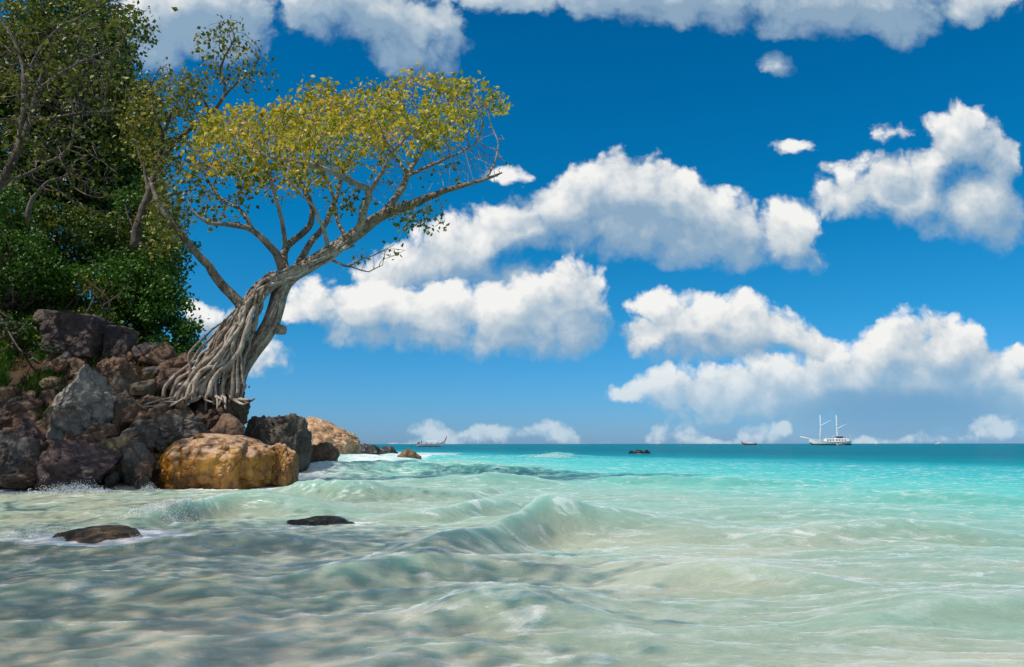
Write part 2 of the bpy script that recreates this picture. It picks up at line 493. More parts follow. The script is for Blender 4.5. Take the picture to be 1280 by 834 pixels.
def resample_poly(p, k):
    q = np.vstack([2 * p[0] - p[1], p, 2 * p[-1] - p[-2]]); o = []
    for i in range(1, len(q) - 2):
        for j in range(k):
            t = j / k
            o.append(0.5 * (2 * q[i] + (q[i + 1] - q[i - 1]) * t + (2 * q[i - 1] - 5 * q[i] + 4 * q[i + 1] - q[i + 2]) * t * t + (-q[i - 1] + 3 * q[i] - 3 * q[i + 1] + q[i + 2]) * t ** 3))
    o.append(p[-1]); return np.array(o)
def crest_sum(x, y, h, crest):
    for ci, c in enumerate(CRESTS):
        w = crest_world(c)
        zm = w[:, 2].max(); wid = 0.30 + 0.85 * zm
        m = (x > w[:, 0].min() - 2) & (x < w[:, 0].max() + 2) & (y > w[:, 1].min() - 4 * wid) & (y < w[:, 1].max() + 7 * wid)
        if not m.any(): continue
        X, Y_ = x[m], y[m]
        # crest position and height as functions of x (crest lines run across the view)
        o = np.argsort(w[:, 0]); cxs, cys, chs = w[o, 0], w[o, 1], np.clip(w[o, 2], 0, None)
        yc = np.interp(X, cxs, cys); hc = np.interp(X, cxs, chs, left=0, right=0)
        hc = hc * (1 + 0.16 * perlin(xyz(X * 2.2, Y_ * .25, ci * 4.0), 45))
        yc = yc + 0.10 * perlin(xyz(X * 1.3, 0 * X, ci * 7.0), 46)
        v = (Y_ - yc) / wid
        pr = np.where(v < 0, np.exp(-(np.sqrt((v / .62) ** 2 + .02) - .141) ** 1.5 * 1.2), np.exp(-(np.sqrt((v / 1.7) ** 2 + .02) - .141) ** 1.5 * 1.2))
        dip = -0.22 * np.exp(-((v + 1.5) / .6) ** 2)          # trough in front of the crest
        h[m] += hc * (pr + dip)
        crest[m] = np.maximum(crest[m], np.clip(hc / .42, 0, 1) * np.exp(-((v + .12) / .42) ** 2))
    return h, crest
def ridge_sum(x, y):
    h = np.zeros_like(x); crest = np.zeros_like(x)
    for (cx, cy, L, wf, wb, a, ang) in RIDGES:
        c, s = math.cos(ang), math.sin(ang)
        dx, dy = x - cx, y - cy
        u = dx * c + dy * s
        v = -dx * s + dy * c
        v = v + 0.18 * wf * np.sin(u * 3.1 / max(L, .5) + cx * 3)
        w = np.where(v < 0, wf, wb)
        g = np.exp(-(u / L) ** 2 * 1.1) * (0.92 + (0.10 if a > 0.45 else 0.30) * perlin(xyz(u * 1.6 / max(L, .8) * 2, v * 0.4, cx * 3.0), 41))
        pr = np.exp(-(np.sqrt((v / w) ** 2 + 0.03) - 0.173) ** 1.35 * 1.15)
        h += a * g * pr
        crest = np.maximum(crest, a / 0.4 * g * np.exp(-((v - 0.12 * wb) / (0.35 * wb)) ** 2))
    return h, np.clip(crest, 0, 1)
def sea_height(x, y, full=False):
    x = np.atleast_1d(np.asarray(x, dtype=np.float64)); y = np.atleast_1d(np.asarray(y, dtype=np.float64))
    r = np.sqrt(x * x + y * y)
    h, crest = ridge_sum(x, y)
    h, crest = crest_sum(x, y, h, crest)
    wx = x + 0.5 * fbm(xyz(x * .3, y * .3, 5.0), 2, 50)
    wy = y + 0.5 * fbm(xyz(x * .3, y * .3, 9.0), 2, 60)
    s1 = ridged(xyz(wx * 0.16, wy * 0.45, 0.3), 2, 3) - 0.9
    s2 = ridged(xyz(wx * 0.55 + wy * .1, wy * 1.25, 2.3), 3, 13) - 1.0
    s3 = ridged(xyz(wx * 1.9 + wy * .5, wy * 3.6 - wx * .3, 4.1), 3, 23) - 1.0
    s4 = ridged(xyz(wx * 6.0, wy * 8.0, 7.1), 2, 33) - 0.9
    lod = np.clip(30.0 / np.maximum(r, 1), 0, 1)
    fade = 1 - 0.7 * sstep(r, 150, 600)
    h = h + 0.075 * s1 * fade + 0.040 * s2 * sstep(90 - r, 0, 60) + 0.018 * s3 * sstep(45 - r, 0, 30) + 0.0055 * s4 * sstep(20 - r, 0, 14)
    sheltered = sstep(-x - 0.35 * y, 3.0, 6.5) * sstep(30 - y, 0, 10)
    h = h * (1 - 0.45 * sheltered)
    if full:
        return h, crest, s2, s3
    return h

def deep_zone(x, y):
    return (y + 1.95 * x - 62.0)

rows = [0.0]
r_ = 2.2
RR = []
inv = np.linspace(1 / 2.4, 1 / 110.0, 620)
RR = list(1 / inv)
RR += list(np.geomspace(113, 900, 90)) + list(np.geomspace(950, 26000, 36))
RR = [0.3, 0.9, 1.5, 2.0] + RR
RR = np.array(RR)
A1 = np.linspace(-36, 36, 800)
AA = np.radians(np.concatenate([np.linspace(-100, -37, 60), A1, np.linspace(37, 100, 60)]))
Rg, Ag = np.meshgrid(RR, AA, indexing='ij')
sxv = (Rg * np.sin(Ag)).ravel(); syv = (Rg * np.cos(Ag)).ravel()
hz, crest, s2v, s3v = sea_height(sxv, syv, True)
# foam near rocks and behind crests
foam = np.zeros_like(sxv)
for (nm, lb, (x0, x1, y0, y1), d, st, mt, sd, base) in ROCKS:
    if base is None and y1 < 560:
        continue
    a, b = P(x0, y1, d), P(x1, y1, d)
    cx, cy, rx = (a.x + b.x) / 2, d, abs(b.x - a.x) / 2
    near = np.where(np.abs(sxv - cx) < rx + 4)[0]
    near = near[np.abs(syv[near] - cy) < rx + 4]
    q = np.sqrt(((sxv[near] - cx) / (rx + .0)) ** 2 + ((syv[near] - cy) / (0.75 * rx + .0)) ** 2)
    dist = (q - 1) * rx
    wdt = 0.35 + 0.2 * rx
    foam[near] = np.maximum(foam[near], (0.45 if sd == 91 else 0.95) * np.exp(-(np.clip(dist - 0.1, 0, None) / wdt) ** 1.3))
foam = np.maximum(foam, crest * 0.20)
# shore wash along the foot of the rocks and the little beach
def shore_y(x):
    return 19.3 + 0.9 * np.sin(x * 0.7) * 0.4 + np.clip((x + 6.0), 0, 50) * 6.0
wash = np.exp(-np.clip(shore_y(sxv) - syv, 0, None) / 1.1) * sstep(-sxv, 5.2, 6.4)
foam = np.maximum(foam, 0.75 * wash)
# the milky broken surf off the point
surf = np.exp(-((sxv + 0.02 * syv * 8 + 2) / (5 + 0.10 * syv)) ** 2) * sstep(syv, 18, 30) * sstep(88 - syv, 0, 22)
foam = np.maximum(foam, 0.50 * surf)
breaker = np.exp(-((syv - (66 + 2.5 * np.sin(sxv * .35))) / 2.2) ** 2) * sstep(14 - np.abs(sxv + 6), 0, 6)
foam = np.maximum(foam, 0.62 * breaker)
zone = deep_zone(sxv + 3.0 * fbm(xyz(sxv * .06, syv * .06, 1.0), 3, 77), syv + 4.0 * fbm(xyz(sxv * .05, syv * .05, 6.0), 3, 78))
sand = sstep(fbm(xyz(sxv * .35, syv * .6, 8.0), 4, 88), -0.05, 0.7) * sstep(14 - syv, 0, 8)
nr, na = Rg.shape
i0 = (np.arange(nr - 1)[:, None] * na + np.arange(na - 1)[None])
Q = np.stack([i0, i0 + 1, i0 + na + 1, i0 + na], -1).reshape(-1, 4)[:, ::-1]

m_sea, N, out = new_mat('sea_water')
pos = wpos(N)
z_a = attr(N, 'zone'); foam_a = attr(N, 'foam'); sand_a = attr(N, 'sand'); hgt_a = attr(N, 'crest'); dist_a = attr(N, 'range')
st = N.v('MULTIPLY', pos, (0.35, 1.0, 1.0))
nA = N.noise(st, 0.55, 5, 0.6, 0.6)
nB = N.noise(N.v('MULTIPLY', pos, (1.0, 2.2, 1.0)), 2.2, 6, 0.62, 0.8)
zz = N.m('ADD', z_a, N.m('MULTIPLY', N.m('SUBTRACT', nA, 0.5), 16.0))
zf = N.mapr(zz, -62.0, 90.0, smooth=False)
wcol = N.ramp(zf, [(0.0, (0.30, 0.33, 0.225)), (0.10, (0.245, 0.36, 0.265)), (0.18, (0.15, 0.42, 0.34)), (0.26, (0.06, 0.43, 0.38)), (0.335, (0.02, 0.36, 0.36)),
                   (0.48, (0.002, 0.27, 0.30)), (0.66, (0.0, 0.14, 0.19)), (1.0, (0.0, 0.095, 0.145))])
left = N.m('MULTIPLY', N.mapr(N.n('ShaderNodeSeparateXYZ').outputs[0], 0, 1), 0.0)
wcol = N.mix(N.m('MULTIPLY', sand_a, 0.55), wcol, (0.50, 0.47, 0.34))
grn = N.mapr(nA, 0.50, 0.72)
shal = N.mapr(z_a, -5.0, -35.0)
wcol = N.mix(N.m('MULTIPLY', N.m('MULTIPLY', grn, shal), 0.5), wcol, (0.22, 0.42, 0.33))
wcol = N.mix(N.m('MULTIPLY', hgt_a, 0.40), wcol, (0.22, 0.52, 0.42))  # light passing through thin crests painted in as a brighter green
# seaweed or reef patches in deep water
dp = N.m('MULTIPLY', N.mapr(N.noise(N.v('MULTIPLY', pos, (0.3, 1, 1)), 0.09, 4, 0.6), 0.52, 0.62), N.mapr(z_a, 0.0, 18.0))
wcol = N.mix(N.m('MULTIPLY', dp, 0.15), wcol, (0.002, 0.06, 0.09))
# thin broken threads, foam that also paints in sun glints, plus solid foam where the attribute is high
vor = N.n('ShaderNodeTexVoronoi', feature='DISTANCE_TO_EDGE'); vor.inputs['Scale'].default_value = 1.7
vor.inputs['Detail'].default_value = 2.0
N.put(vor.inputs['Vector'], N.v('MULTIPLY_ADD', N.noise(pos, 1.3, 4, 0.6, out='Color'), (0.9, 0.9, 0.0), N.v('MULTIPLY', pos, (0.7, 1.2, 0.0))))
lace = N.mapr(vor.outputs['Distance'], 0.16, 0.0)
lace = N.m('MULTIPLY', lace, N.mapr(nB, 0.46, 0.66))
fthr = N.m('ADD', foam_a, N.m('MULTIPLY', N.m('SUBTRACT', nB, 0.5), 1.5))
fsol = N.mapr(fthr, 0.42, 0.85)
fall = N.m('MAXIMUM', N.m('MULTIPLY', lace, N.m('ADD', 0.55, N.m('MULTIPLY', foam_a, 1.2), clamp=True)), fsol, clamp=True)
fall = N.m('MULTIPLY', fall, N.mapr(z_a, 30.0, 6.0))
fall = N.m('MULTIPLY', fall, N.mapr(N.noise(pos, 0.35, 3, 0.5), 0.35, 0.6, 0.35, 1.0))
wcol = N.mix(N.m('MULTIPLY', fall, 0.9), wcol, (0.80, 0.84, 0.82))
# bumps: fine ripples near, chop far
nf = N.noise(N.v('MULTIPLY', pos, (1.0, 1.7, 1.0)), 9.0, 5, 0.6, 0.5)
b1 = bump(N, nf, 0.7, 0.025)
nm_ = N.noise(N.v('MULTIPLY', pos, (0.7, 1.6, 1.0)), 1.4, 6, 0.62, 0.4)
b2 = bump(N, nm_, 0.75, 0.12, b1)
nl_ = N.noise(N.v('MULTIPLY', pos, (0.5, 1.2, 1.0)), 0.22, 7, 0.66, 0.3)
b3n = N.n('ShaderNodeBump'); b3n.inputs['Distance'].default_value = 1.3
N.put(b3n.inputs['Strength'], N.mapr(dist_a, 25.0, 90.0, 0.0, 1.0)); N.put(b3n.inputs['Height'], nl_); N.put(b3n.inputs['Normal'], b2)
bs = principled(N, out, wcol, 0.6, b3n.outputs[0], 0.0)
fr = N.n('ShaderNodeFresnel'); fr.inputs['IOR'].default_value = 1.34; N.put(fr.inputs['Normal'], b3n.outputs[0])
gl = N.n('ShaderNodeBsdfGlossy'); N.put(gl.inputs['Roughness'], N.mapr(fall, 0.0, 0.7, 0.07, 0.65)); N.put(gl.inputs['Normal'], b3n.outputs[0])
# wave slopes too small to model keep far water from becoming a mirror at grazing angles
cap = N.mapr(dist_a, 5.0, 60.0, 0.24, 0.13)
msw = N.n('ShaderNodeMixShader'); N.put(msw.inputs[0], N.m('MINIMUM', fr.outputs[0], cap))
N.t.links.new(bs.outputs[0], msw.inputs[1]); N.t.links.new(gl.outputs[0], msw.inputs[2]); N.t.links.new(msw.outputs[0], out.inputs[0])
bs.inputs['Subsurface Weight'].default_value = 0.8
bs.inputs['Subsurface Radius'].default_value = (0.45, 0.9, 1.0)
bs.inputs['Subsurface Scale'].default_value = 0.9
sea = mesh_obj('sea', np.stack([sxv, syv, hz], 1), [Q], m_sea, None, True,
               {'foam': foam, 'zone': zone, 'sand': sand, 'crest': np.clip(crest, 0, 1), 'range': Rg.ravel()})
tag(sea, kind='structure')

# ------------------------------------------------------------------ hillside and beach
def ground_z(x, y):
    x = np.asarray(x, dtype=np.float64); y = np.asarray(y, dtype=np.float64)
    t = -x - 0.36 * y
    a = np.maximum((y - 19.6) * 0.95, (-x - 17.0) * 1.1)
    b = 1.5 + 1.05 * np.clip(t, -0.2, 60) + np.where(t < -0.2, (t + 0.2) * 2.2, 0)
    far = sstep(y, 26, 34)
    b = b - far * (1.2 + 0.0 * x)
    z = np.minimum(a, b)
    z = np.minimum(z, 13.0)
    n = fbm(xyz(x * .5, y * .5, 1.5), 5, 101)
    return z - 0.85 + 0.30 * n
gx = np.linspace(-60, -3, 230); gy = np.linspace(-6, 62, 240)
GX, GY = np.meshgrid(gx, gy, indexing='ij')
GZ = ground_z(GX, GY.reshape(GX.shape)).reshape(GX.shape) if False else ground_z(GX.ravel(), GY.ravel())
GZ = np.maximum(GZ, -1.2)
n0, n1_ = GX.shape
i0 = (np.arange(n0 - 1)[:, None] * n1_ + np.arange(n1_ - 1)[None])
Qg = np.stack([i0, i0 + n1_, i0 + n1_ + 1, i0 + 1], -1).reshape(-1, 4)
m_soil, N, out = new_mat('hill_soil')
pos = wpos(N)
a1 = N.noise(pos, 0.9, 6, 0.65); a2 = N.noise(pos, 6.0, 6, 0.65)
c = N.ramp(a1, [(0.3, (0.030, 0.018, 0.012)), (0.5, (0.065, 0.036, 0.020)), (0.7, (0.10, 0.06, 0.034))])
c = N.mix(N.m('MULTIPLY', N.mapr(a2, 0.45, 0.65), 0.6), c, (0.05, 0.06, 0.02))
principled(N, out, c, 0.95, bump(N, a2, 0.9, 0.15), 0.2)
hill = mesh_obj('hillside', np.stack([GX.ravel(), GY.ravel(), GZ], 1), [Qg], m_soil)
tag(hill, kind='structure')

# small sloping beach at the foot of the rocks
bx = np.linspace(-22, -5, 120); by = np.linspace(14, 24, 70)
BX, BY = np.meshgrid(bx, by, indexing='ij')
BZ = -0.35 + (BY.ravel() - 17.6) * 0.17 + 0.05 * fbm(xyz(BX.ravel() * .5, BY.ravel() * .5, 2.), 3, 33)
BZ = BZ - 1.3 * sstep(BX.ravel(), -9.4, -7.0)
BZ = np.minimum(BZ, 0.45)
nb0, nb1 = BX.shape
i0 = (np.arange(nb0 - 1)[:, None] * nb1 + np.arange(nb1 - 1)[None])
Qb = np.stack([i0, i0 + nb1, i0 + nb1 + 1, i0 + 1], -1).reshape(-1, 4)
m_sand, N, out = new_mat('wet_sand')
pos = wpos(N)
a1 = N.noise(pos, 1.2, 6, 0.6); a2 = N.noise(pos, 40, 3, 0.6)
principled(N, out, N.ramp(a1, [(0.3, (0.46, 0.40, 0.31)), (0.7, (0.62, 0.56, 0.46))]), N.mapr(a1, 0.35, 0.6, 0.35, 0.8), bump(N, a2, 0.3, 0.01))
tag(mesh_obj('beach', np.stack([BX.ravel(), BY.ravel(), BZ], 1), [Qb], m_sand), kind='structure')

# ------------------------------------------------------------------ rock materials
def rock_mat(name, dark, mid, light, lichen=None, rough=0.8, wet=0.0, streak=False, bs=1.0, drips=None):
    m, N, out = new_mat(name)
    tcn = N.n('ShaderNodeTexCoord'); ob = tcn.outputs['Object']
    oi = N.n('ShaderNodeObjectInfo').outputs['Random']
    p = N.v('ADD', ob, N.v('SCALE', (3.1, 7.7, 5.3)) if False else (0.0, 0.0, 0.0))
    if streak:
        ps = N.v('MULTIPLY', ob, (2.6, 2.6, 0.45))
    else:
        ps = ob
    big = N.noise(ps, 0.9, 7, 0.62, 0.4)
    fine = N.noise(ob, 7.0, 8, 0.7, 0.2)
    mixn = N.m('ADD', N.m('MULTIPLY', big, 0.65), N.m('MULTIPLY', fine, 0.35))
    c = N.ramp(mixn, [(0.36, dark), (0.5, mid), (0.62, light)])
    v = N.n('ShaderNodeTexVoronoi', feature='DISTANCE_TO_EDGE'); v.inputs['Scale'].default_value = 0.9; v.inputs['Detail'].default_value = 3
    N.put(v.inputs['Vector'], N.v('MULTIPLY_ADD', N.noise(ob, 1.5, 4, 0.6, out='Color'), (0.7, 0.7, 0.7), ob))
    crack = N.mapr(v.outputs['Distance'], 0.035, 0.0)
    c = N.mix(N.m('MULTIPLY', crack, 0.45), c, tuple(x * 0.35 for x in dark))
    if lichen:
        lm = N.mapr(N.noise(ob, 3.2, 6, 0.7), 0.54, 0.62)
        if lichen[1]:     # crust only on the upward faces
            up = N.n('ShaderNodeSeparateXYZ'); N.put(up.inputs[0], N.n('ShaderNodeNewGeometry').outputs['Normal'])
            lm = N.m('MULTIPLY', N.mapr(N.noise(ob, 2.2, 7, 0.7), 0.40, 0.52), N.mapr(up.outputs[2], 0.45, 0.8))
        c = N.mix(N.m('MULTIPLY', lm, lichen[2]), c, lichen[0])
    if drips:
        dm = N.mapr(N.noise(N.v('MULTIPLY', ob, (3.4, 3.4, 0.55)), 1.1, 6, 0.66, 0.5), 0.50, 0.66)
        c = N.mix(N.m('MULTIPLY', dm, 0.8), c, drips)
    pz = N.n('ShaderNodeSeparateXYZ'); N.put(pz.inputs[0], wpos(N))
    wl = N.m('ADD', pz.outputs[2], N.m('MULTIPLY', N.m('SUBTRACT', fine, 0.5), 0.4))
    wetm = N.mapr(wl, 0.62, 0.18)                       # stained dark by the surf up to a tide line
    c = N.mix(N.m('MULTIPLY', wetm, 0.62 if not drips else 0.3), c, tuple(x * 0.45 for x in dark))
    ro = N.m('SUBTRACT', rough, N.m('MULTIPLY', N.m('MAXIMUM', wetm, wet), 0.50))
    ro = N.m('ADD', ro, N.m('MULTIPLY', N.m('SUBTRACT', fine, 0.5), 0.3), clamp=True)
    h = N.m('ADD', N.m('MULTIPLY', fine, 0.6), N.m('MULTIPLY', N.m('SUBTRACT', 1.0, crack), 0.35))
    nn = bump(N, h, 0.75 * bs, 0.12)
    principled(N, out, c, ro, nn, 0.5)
    return m
RM = {
 'gold': rock_mat('golden_rock', (0.13, 0.045, 0.008), (0.36, 0.15, 0.018), (0.52, 0.26, 0.045), ((0.56, 0.38, 0.26), True, 0.8), 0.55, 0.55, drips=(0.10, 0.04, 0.012), bs=0.8),
 'purple': rock_mat('purple_rock', (0.024, 0.016, 0.017), (0.066, 0.046, 0.048), (0.14, 0.10, 0.088), ((0.24, 0.13, 0.07), False, 0.35)),
 'grey': rock_mat('grey_rock', (0.11, 0.095, 0.08), (0.25, 0.22, 0.19), (0.38, 0.34, 0.30), ((0.28, 0.15, 0.08), False, 0.45)),
 'brown': rock_mat('brown_rock', (0.055, 0.030, 0.020), (0.17, 0.098, 0.06), (0.30, 0.19, 0.12), ((0.30, 0.16, 0.07), False, 0.4)),
 'redbrown': rock_mat('red_brown_rock', (0.042, 0.023, 0.016), (0.125, 0.072, 0.05), (0.22, 0.135, 0.095)),
 'maroon': rock_mat('maroon_rock', (0.032, 0.018, 0.018), (0.085, 0.048, 0.046), (0.16, 0.10, 0.088), None, 0.62),
 'slate': rock_mat('slate_rock', (0.034, 0.028, 0.024), (0.115, 0.095, 0.080), (0.22, 0.185, 0.155), ((0.17, 0.10, 0.06), False, 0.4), 0.65, 0.1),
 'tan': rock_mat('tan_rock', (0.10, 0.07, 0.035), (0.27, 0.19, 0.10), (0.40, 0.29, 0.17), None, 0.75),
 'ledge': rock_mat('ledge_rock', (0.030, 0.017, 0.012), (0.085, 0.048, 0.030), (0.16, 0.10, 0.06)),
 'rusty': rock_mat('rusty_rock', (0.055, 0.032, 0.021), (0.16, 0.095, 0.055), (0.29, 0.20, 0.13), ((0.32, 0.13, 0.05), False, 0.6)),
 'darkgrey': rock_mat('dark_grey_rock', (0.035, 0.028, 0.022), (0.105, 0.082, 0.062), (0.19, 0.15, 0.115), ((0.13, 0.08, 0.05), False, 0.4)),
 'streak': rock_mat('streaked_rock', (0.20, 0.09, 0.04), (0.52, 0.31, 0.17), (0.74, 0.55, 0.38), None, 0.8, 0.0, True),
 'wetbrown': rock_mat('wet_brown_rock', (0.09, 0.055, 0.028), (0.24, 0.15, 0.07), (0.36, 0.25, 0.12), None, 0.6, 0.6),
 'wetdark': rock_mat('wet_dark_rock', (0.014, 0.013, 0.012), (0.040, 0.034, 0.028), (0.08, 0.065, 0.05), None, 0.55, 0.5),
}
import bmesh
def _ico(sub):
    bm = bmesh.new(); bmesh.ops.create_icosphere(bm, subdivisions=sub, radius=1.0)
    V = np.array([v.co[:] for v in bm.verts]); Fc = np.array([[v.index for v in f.verts] for f in bm.faces]); bm.free()
    return V, Fc
ICO = {k: _ico(k) for k in (3, 4, 5, 6)}
def rock_shape(style, seed, sub=5):
    V0, Fc = ICO[sub]
    V = V0.copy(); rs = np.random.RandomState(seed)
    if style == 'golden':
        # broad loaf with a rounded top and soft vertical folds
        V = np.sign(V) * np.abs(V) ** np.array([0.72, 0.9, 0.74])
        V[:, 0] *= 1 + 0.12 * (V[:, 2] < 0) * -V[:, 2]
        fold = np.exp(-((V0[:, 0] - 0.58) / 0.09) ** 2) * 0.13 + np.exp(-((V0[:, 0] + 0.35 + 0.2 * V0[:, 2]) / 0.07) ** 2) * 0.06 + np.exp(-((V0[:, 0] - 0.12 - 0.3 * V0[:, 2]) / 0.05) ** 2) * 0.05
        V = V * (1 - fold * sstep(V0[:, 2], 1.0, 0.2))[:, None]
        V[:, 2] -= 0.22 * sstep(-V0[:, 0], 0.45, 1.0) * (V0[:, 2] > 0)
        V += V0 * (0.10 * fbm(V0 * 1.7 + seed, 4, seed) + 0.035 * fbm(V0 * 6 + seed, 4, seed + 3))[:, None]
        return V, Fc
    if style in ('round', 'flat', 'longtan'):
        npl, omin, omax, rough = 7, 0.62, 0.95, 0.16
    elif style == 'longdome':
        V = np.sign(V) * np.abs(V) ** np.array([0.62, 0.9, 0.55])
        npl, omin, omax, rough = 3, 1.0, 1.2, 0.12
    elif style == 'dome':
        V = np.sign(V) * np.abs(V) ** np.array([0.78, 0.9, 0.8])
        npl, omin, omax, rough = 5, 0.85, 1.1, 0.12
    elif style == 'slab':
        V = V / np.abs(V).max(1)[:, None] * 0.72 + V * 0.22
        npl, omin, omax, rough = 0, 0.85, 1.1, 0.07
    elif style == 'slab2':
        V = np.sign(V) * np.abs(V) ** 0.45
        npl, omin, omax, rough = 4, 1.1, 1.35, 0.05
    elif style in ('wedge', 'wedge2'):
        npl, omin, omax, rough = 12, 0.45, 0.80, 0.05
    elif style == 'ledge':
        npl, omin, omax, rough = 8, 0.60, 0.90, 0.20
    else:
        npl, omin, omax, rough = 13, 0.48, 0.80, 0.06
    for k in range(npl):
        n = rs.normal(size=3); n /= np.linalg.norm(n)
        if k < 3: n = np.array([n[0], -abs(n[1]) - 0.3, abs(n[2]) * 0.7]); n /= np.linalg.norm(n)
        o = rs.uniform(omin, omax)
        dd = V @ n - o
        V = V - np.clip(dd, 0, None)[:, None] * n * 0.96
    if style == 'wedge':
        for n, o in (((0.75, -0.45, 0.62), 0.42), ((-0.62, -0.6, 0.5), 0.50), ((0.1, -0.93, 0.25), 0.5)):
            n = np.array(n) / np.linalg.norm(n)
            V = V - np.clip(V @ n - o, 0, None)[:, None] * n
    if style == 'wedge2':
        for n, o in (((0.45, -0.5, 0.75), 0.38), ((-0.5, -0.75, 0.35), 0.55)):
            n = np.array(n) / np.linalg.norm(n)
            V = V - np.clip(V @ n - o, 0, None)[:, None] * n
    if style == 'ledge':
        V[:, 0] *= 1 + 0.35 * np.clip(V[:, 2], -1, 1)
    # strata steps, broad lumps, then chipped detail
    step = rs.uniform(5, 9)
    tilt = rs.normal(size=3) * 0.25 + np.array([0, 0, 1.0])
    lay = V @ tilt * step + 1.2 * fbm(V * 1.3 + seed * 2.1, 3, seed)
    saw = (lay - np.floor(lay))
    D = rough * fbm(V * 1.5 + seed, 5, seed, 0.52) + 0.022 * (saw ** 3) * (0.4 if style in ('round', 'flat') else 1.0)
    cr = 1 - np.abs(perlin(V * 2.3 + seed * 1.7, seed + 9)) * 7
    D -= 0.05 * np.clip(cr, 0, 1) ** 2
    D += 0.018 * (1 - 2 * np.abs(perlin(V * 9 + seed, seed + 4))) + 0.010 * fbm(V * 22, 2, seed + 8)
    # broken faces: the surface steps back along chips and joints
    c1 = fbm(V * 2.1 + seed * .7, 3, seed + 21) * 3.2; c2 = fbm(V * 5.0 + seed, 2, seed + 31) * 3.0
    def stp(c): f = c - np.floor(c); return np.floor(c) + sstep(f, 0.42, 0.58)
    ang_ = 0.35 if style in ('round', 'flat', 'dome') else 1.0
    D += ang_ * (0.030 * stp(c1) + 0.010 * stp(c2))
    V = V + V0 * D[:, None]
    return V, Fc
def add_rock(name, label, box, d, style, mat, seed, cat='rock', group=None, sub=5, depth=0.85):
    x0, x1, y0, y1 = box
    A, B = P(x0, y1, d), P(x1, y0, d)
    V, Fc = rock_shape(style, seed, sub)
    lo, hi = V.min(0), V.max(0)
    V = (V - (lo + hi) / 2) / (hi - lo) * 2.0
    hx, hzt = (B.x - A.x) / 2, (B.z - A.z) / 2
    extra = 0.0
    if y1 > 500: extra = 0.20 * hzt
    if d > 25 and y1 > 500: extra = 0.75 * hzt
    hy = hx * depth
    if style == 'flat': hy = hx * 0.6
    if style == 'longtan': hy = hx * 0.9
    hz2 = hzt + extra
    V = V * np.array([hx, hy, hz2])
    if style == 'slab': V[:, 2] += -0.12 * V[:, 0]
    if style == 'slab2': V[:, 2] += 0.22 * V[:, 0]
    if mat == RM['streak']:
        V[:, 2] *= 1 - 0.38 * sstep(V[:, 0] / hx, -0.3, 1.0)
    cz = B.z - hz2
    o = mesh_obj(name, V + np.array([0, 0, hz2]), [Fc], mat, None, True)
    o.location = ((A.x + B.x) / 2, d + hy * 0.25, cz - hz2)
    tag(o, label, cat, group)
    return o
for (nm, lb, box, d, stl, mt, sd, base) in ROCKS:
    w = box[1] - box[0]
    o = add_rock(nm, lb, box, d, stl, RM[mt], sd, 'boulder' if nm == 'boulder' else 'rock', None, 6 if w > 75 else 5)
# second lobe of the golden boulder
o = add_rock('boulder', 'smaller golden lobe of rock leaning on the right end of the big golden boulder', (326, 372, 553, 611), 20.9, 'round', RM['gold'], 8, 'boulder', None, 6)

# rubble that fills the pile
rs = np.random.RandomState(77)
k = 0
tries = 0
big = [(b, d) for (_, _, b, d, _, _, _, _) in ROCKS]
while k < 130 and tries < 4000:
    tries += 1
    px = rs.uniform(-20, 330)
    py = rs.uniform(440, 606)
    if px > 240 and py < 520: continue
    if px > 176 and py > 545: continue
    if px > 222 and py > 488: continue
    if px < 60 and py < 495: continue
    dd = 19.6 + (604 - py) / 150 * 4.6 + rs.uniform(-0.2, 0.2)
    s = rs.uniform(8, 21) * (1.3 if rs.rand() < 0.2 else 1)
    key = ['brown', 'rusty', 'slate', 'redbrown', 'darkgrey', 'tan', 'maroon'][rs.choice(7, p=[.26, .2, .17, .13, .12, .04, .08])]
    o = add_rock('rubble_stone', 'small angular stone wedged in the rock pile between the big boulders', (px - s, px + s, py - s * rs.uniform(.55, .95), py + s * .7), dd,
                 ['block', 'wedge', 'slab2'][rs.randint(3)], RM[key], 200 + k, 'stone', 'small stones filling the rock pile', 4, 1.0)
    o.rotation_euler = (0, rs.uniform(-.4, .4), 0)
    k += 1

# ------------------------------------------------------------------ bark and leaves
def bark_mat(name, dark, mid, light, scale=3.0):
    m, N, out = new_mat(name)
    ob = N.n('ShaderNodeTexCoord').outputs['Object']
    a = N.noise(ob, scale, 7, 0.65, 0.6); b = N.noise(ob, scale * 6, 6, 0.7)
    f = N.m('ADD', N.m('ADD', N.m('MULTIPLY', a, .6), N.m('MULTIPLY', b, .4)), N.m('MULTIPLY', N.m('SUBTRACT', attr(N, 'rnd'), .5), .16))
    c = N.ramp(f, [(0.36, dark), (0.5, mid), (0.64, light)])
    st_ = N.mapr(N.noise(ob, 1.1, 5, 0.7), 0.5, 0.62)      # darker patches
    c = N.mix(N.m('MULTIPLY', st_, 0.45), c, tuple(x * 0.8 for x in dark))
    cr = N.mapr(N.noise(N.v('MULTIPLY', ob, (9, 9, 2.5)), 1.6, 5, 0.7), 0.56, 0.66)
    c = N.mix(N.m('MULTIPLY', cr, 0.5), c, dark)
    principled(N, out, c, 0.85, bump(N, N.m('SUBTRACT', N.m('ADD', a, b), N.m('MULTIPLY', cr, .5)), 0.8, 0.05), 0.3)
    return m
BARK = bark_mat('fig_bark', (0.12, 0.09, 0.065), (0.34, 0.28, 0.215), (0.50, 0.44, 0.36))
BARKR = bark_mat('fig_root_bark', (0.14, 0.10, 0.08), (0.40, 0.33, 0.265), (0.56, 0.49, 0.42), 2.0)
BARKG = bark_mat('grey_bark', (0.07, 0.055, 0.045), (0.17, 0.14, 0.115), (0.27, 0.23, 0.19))
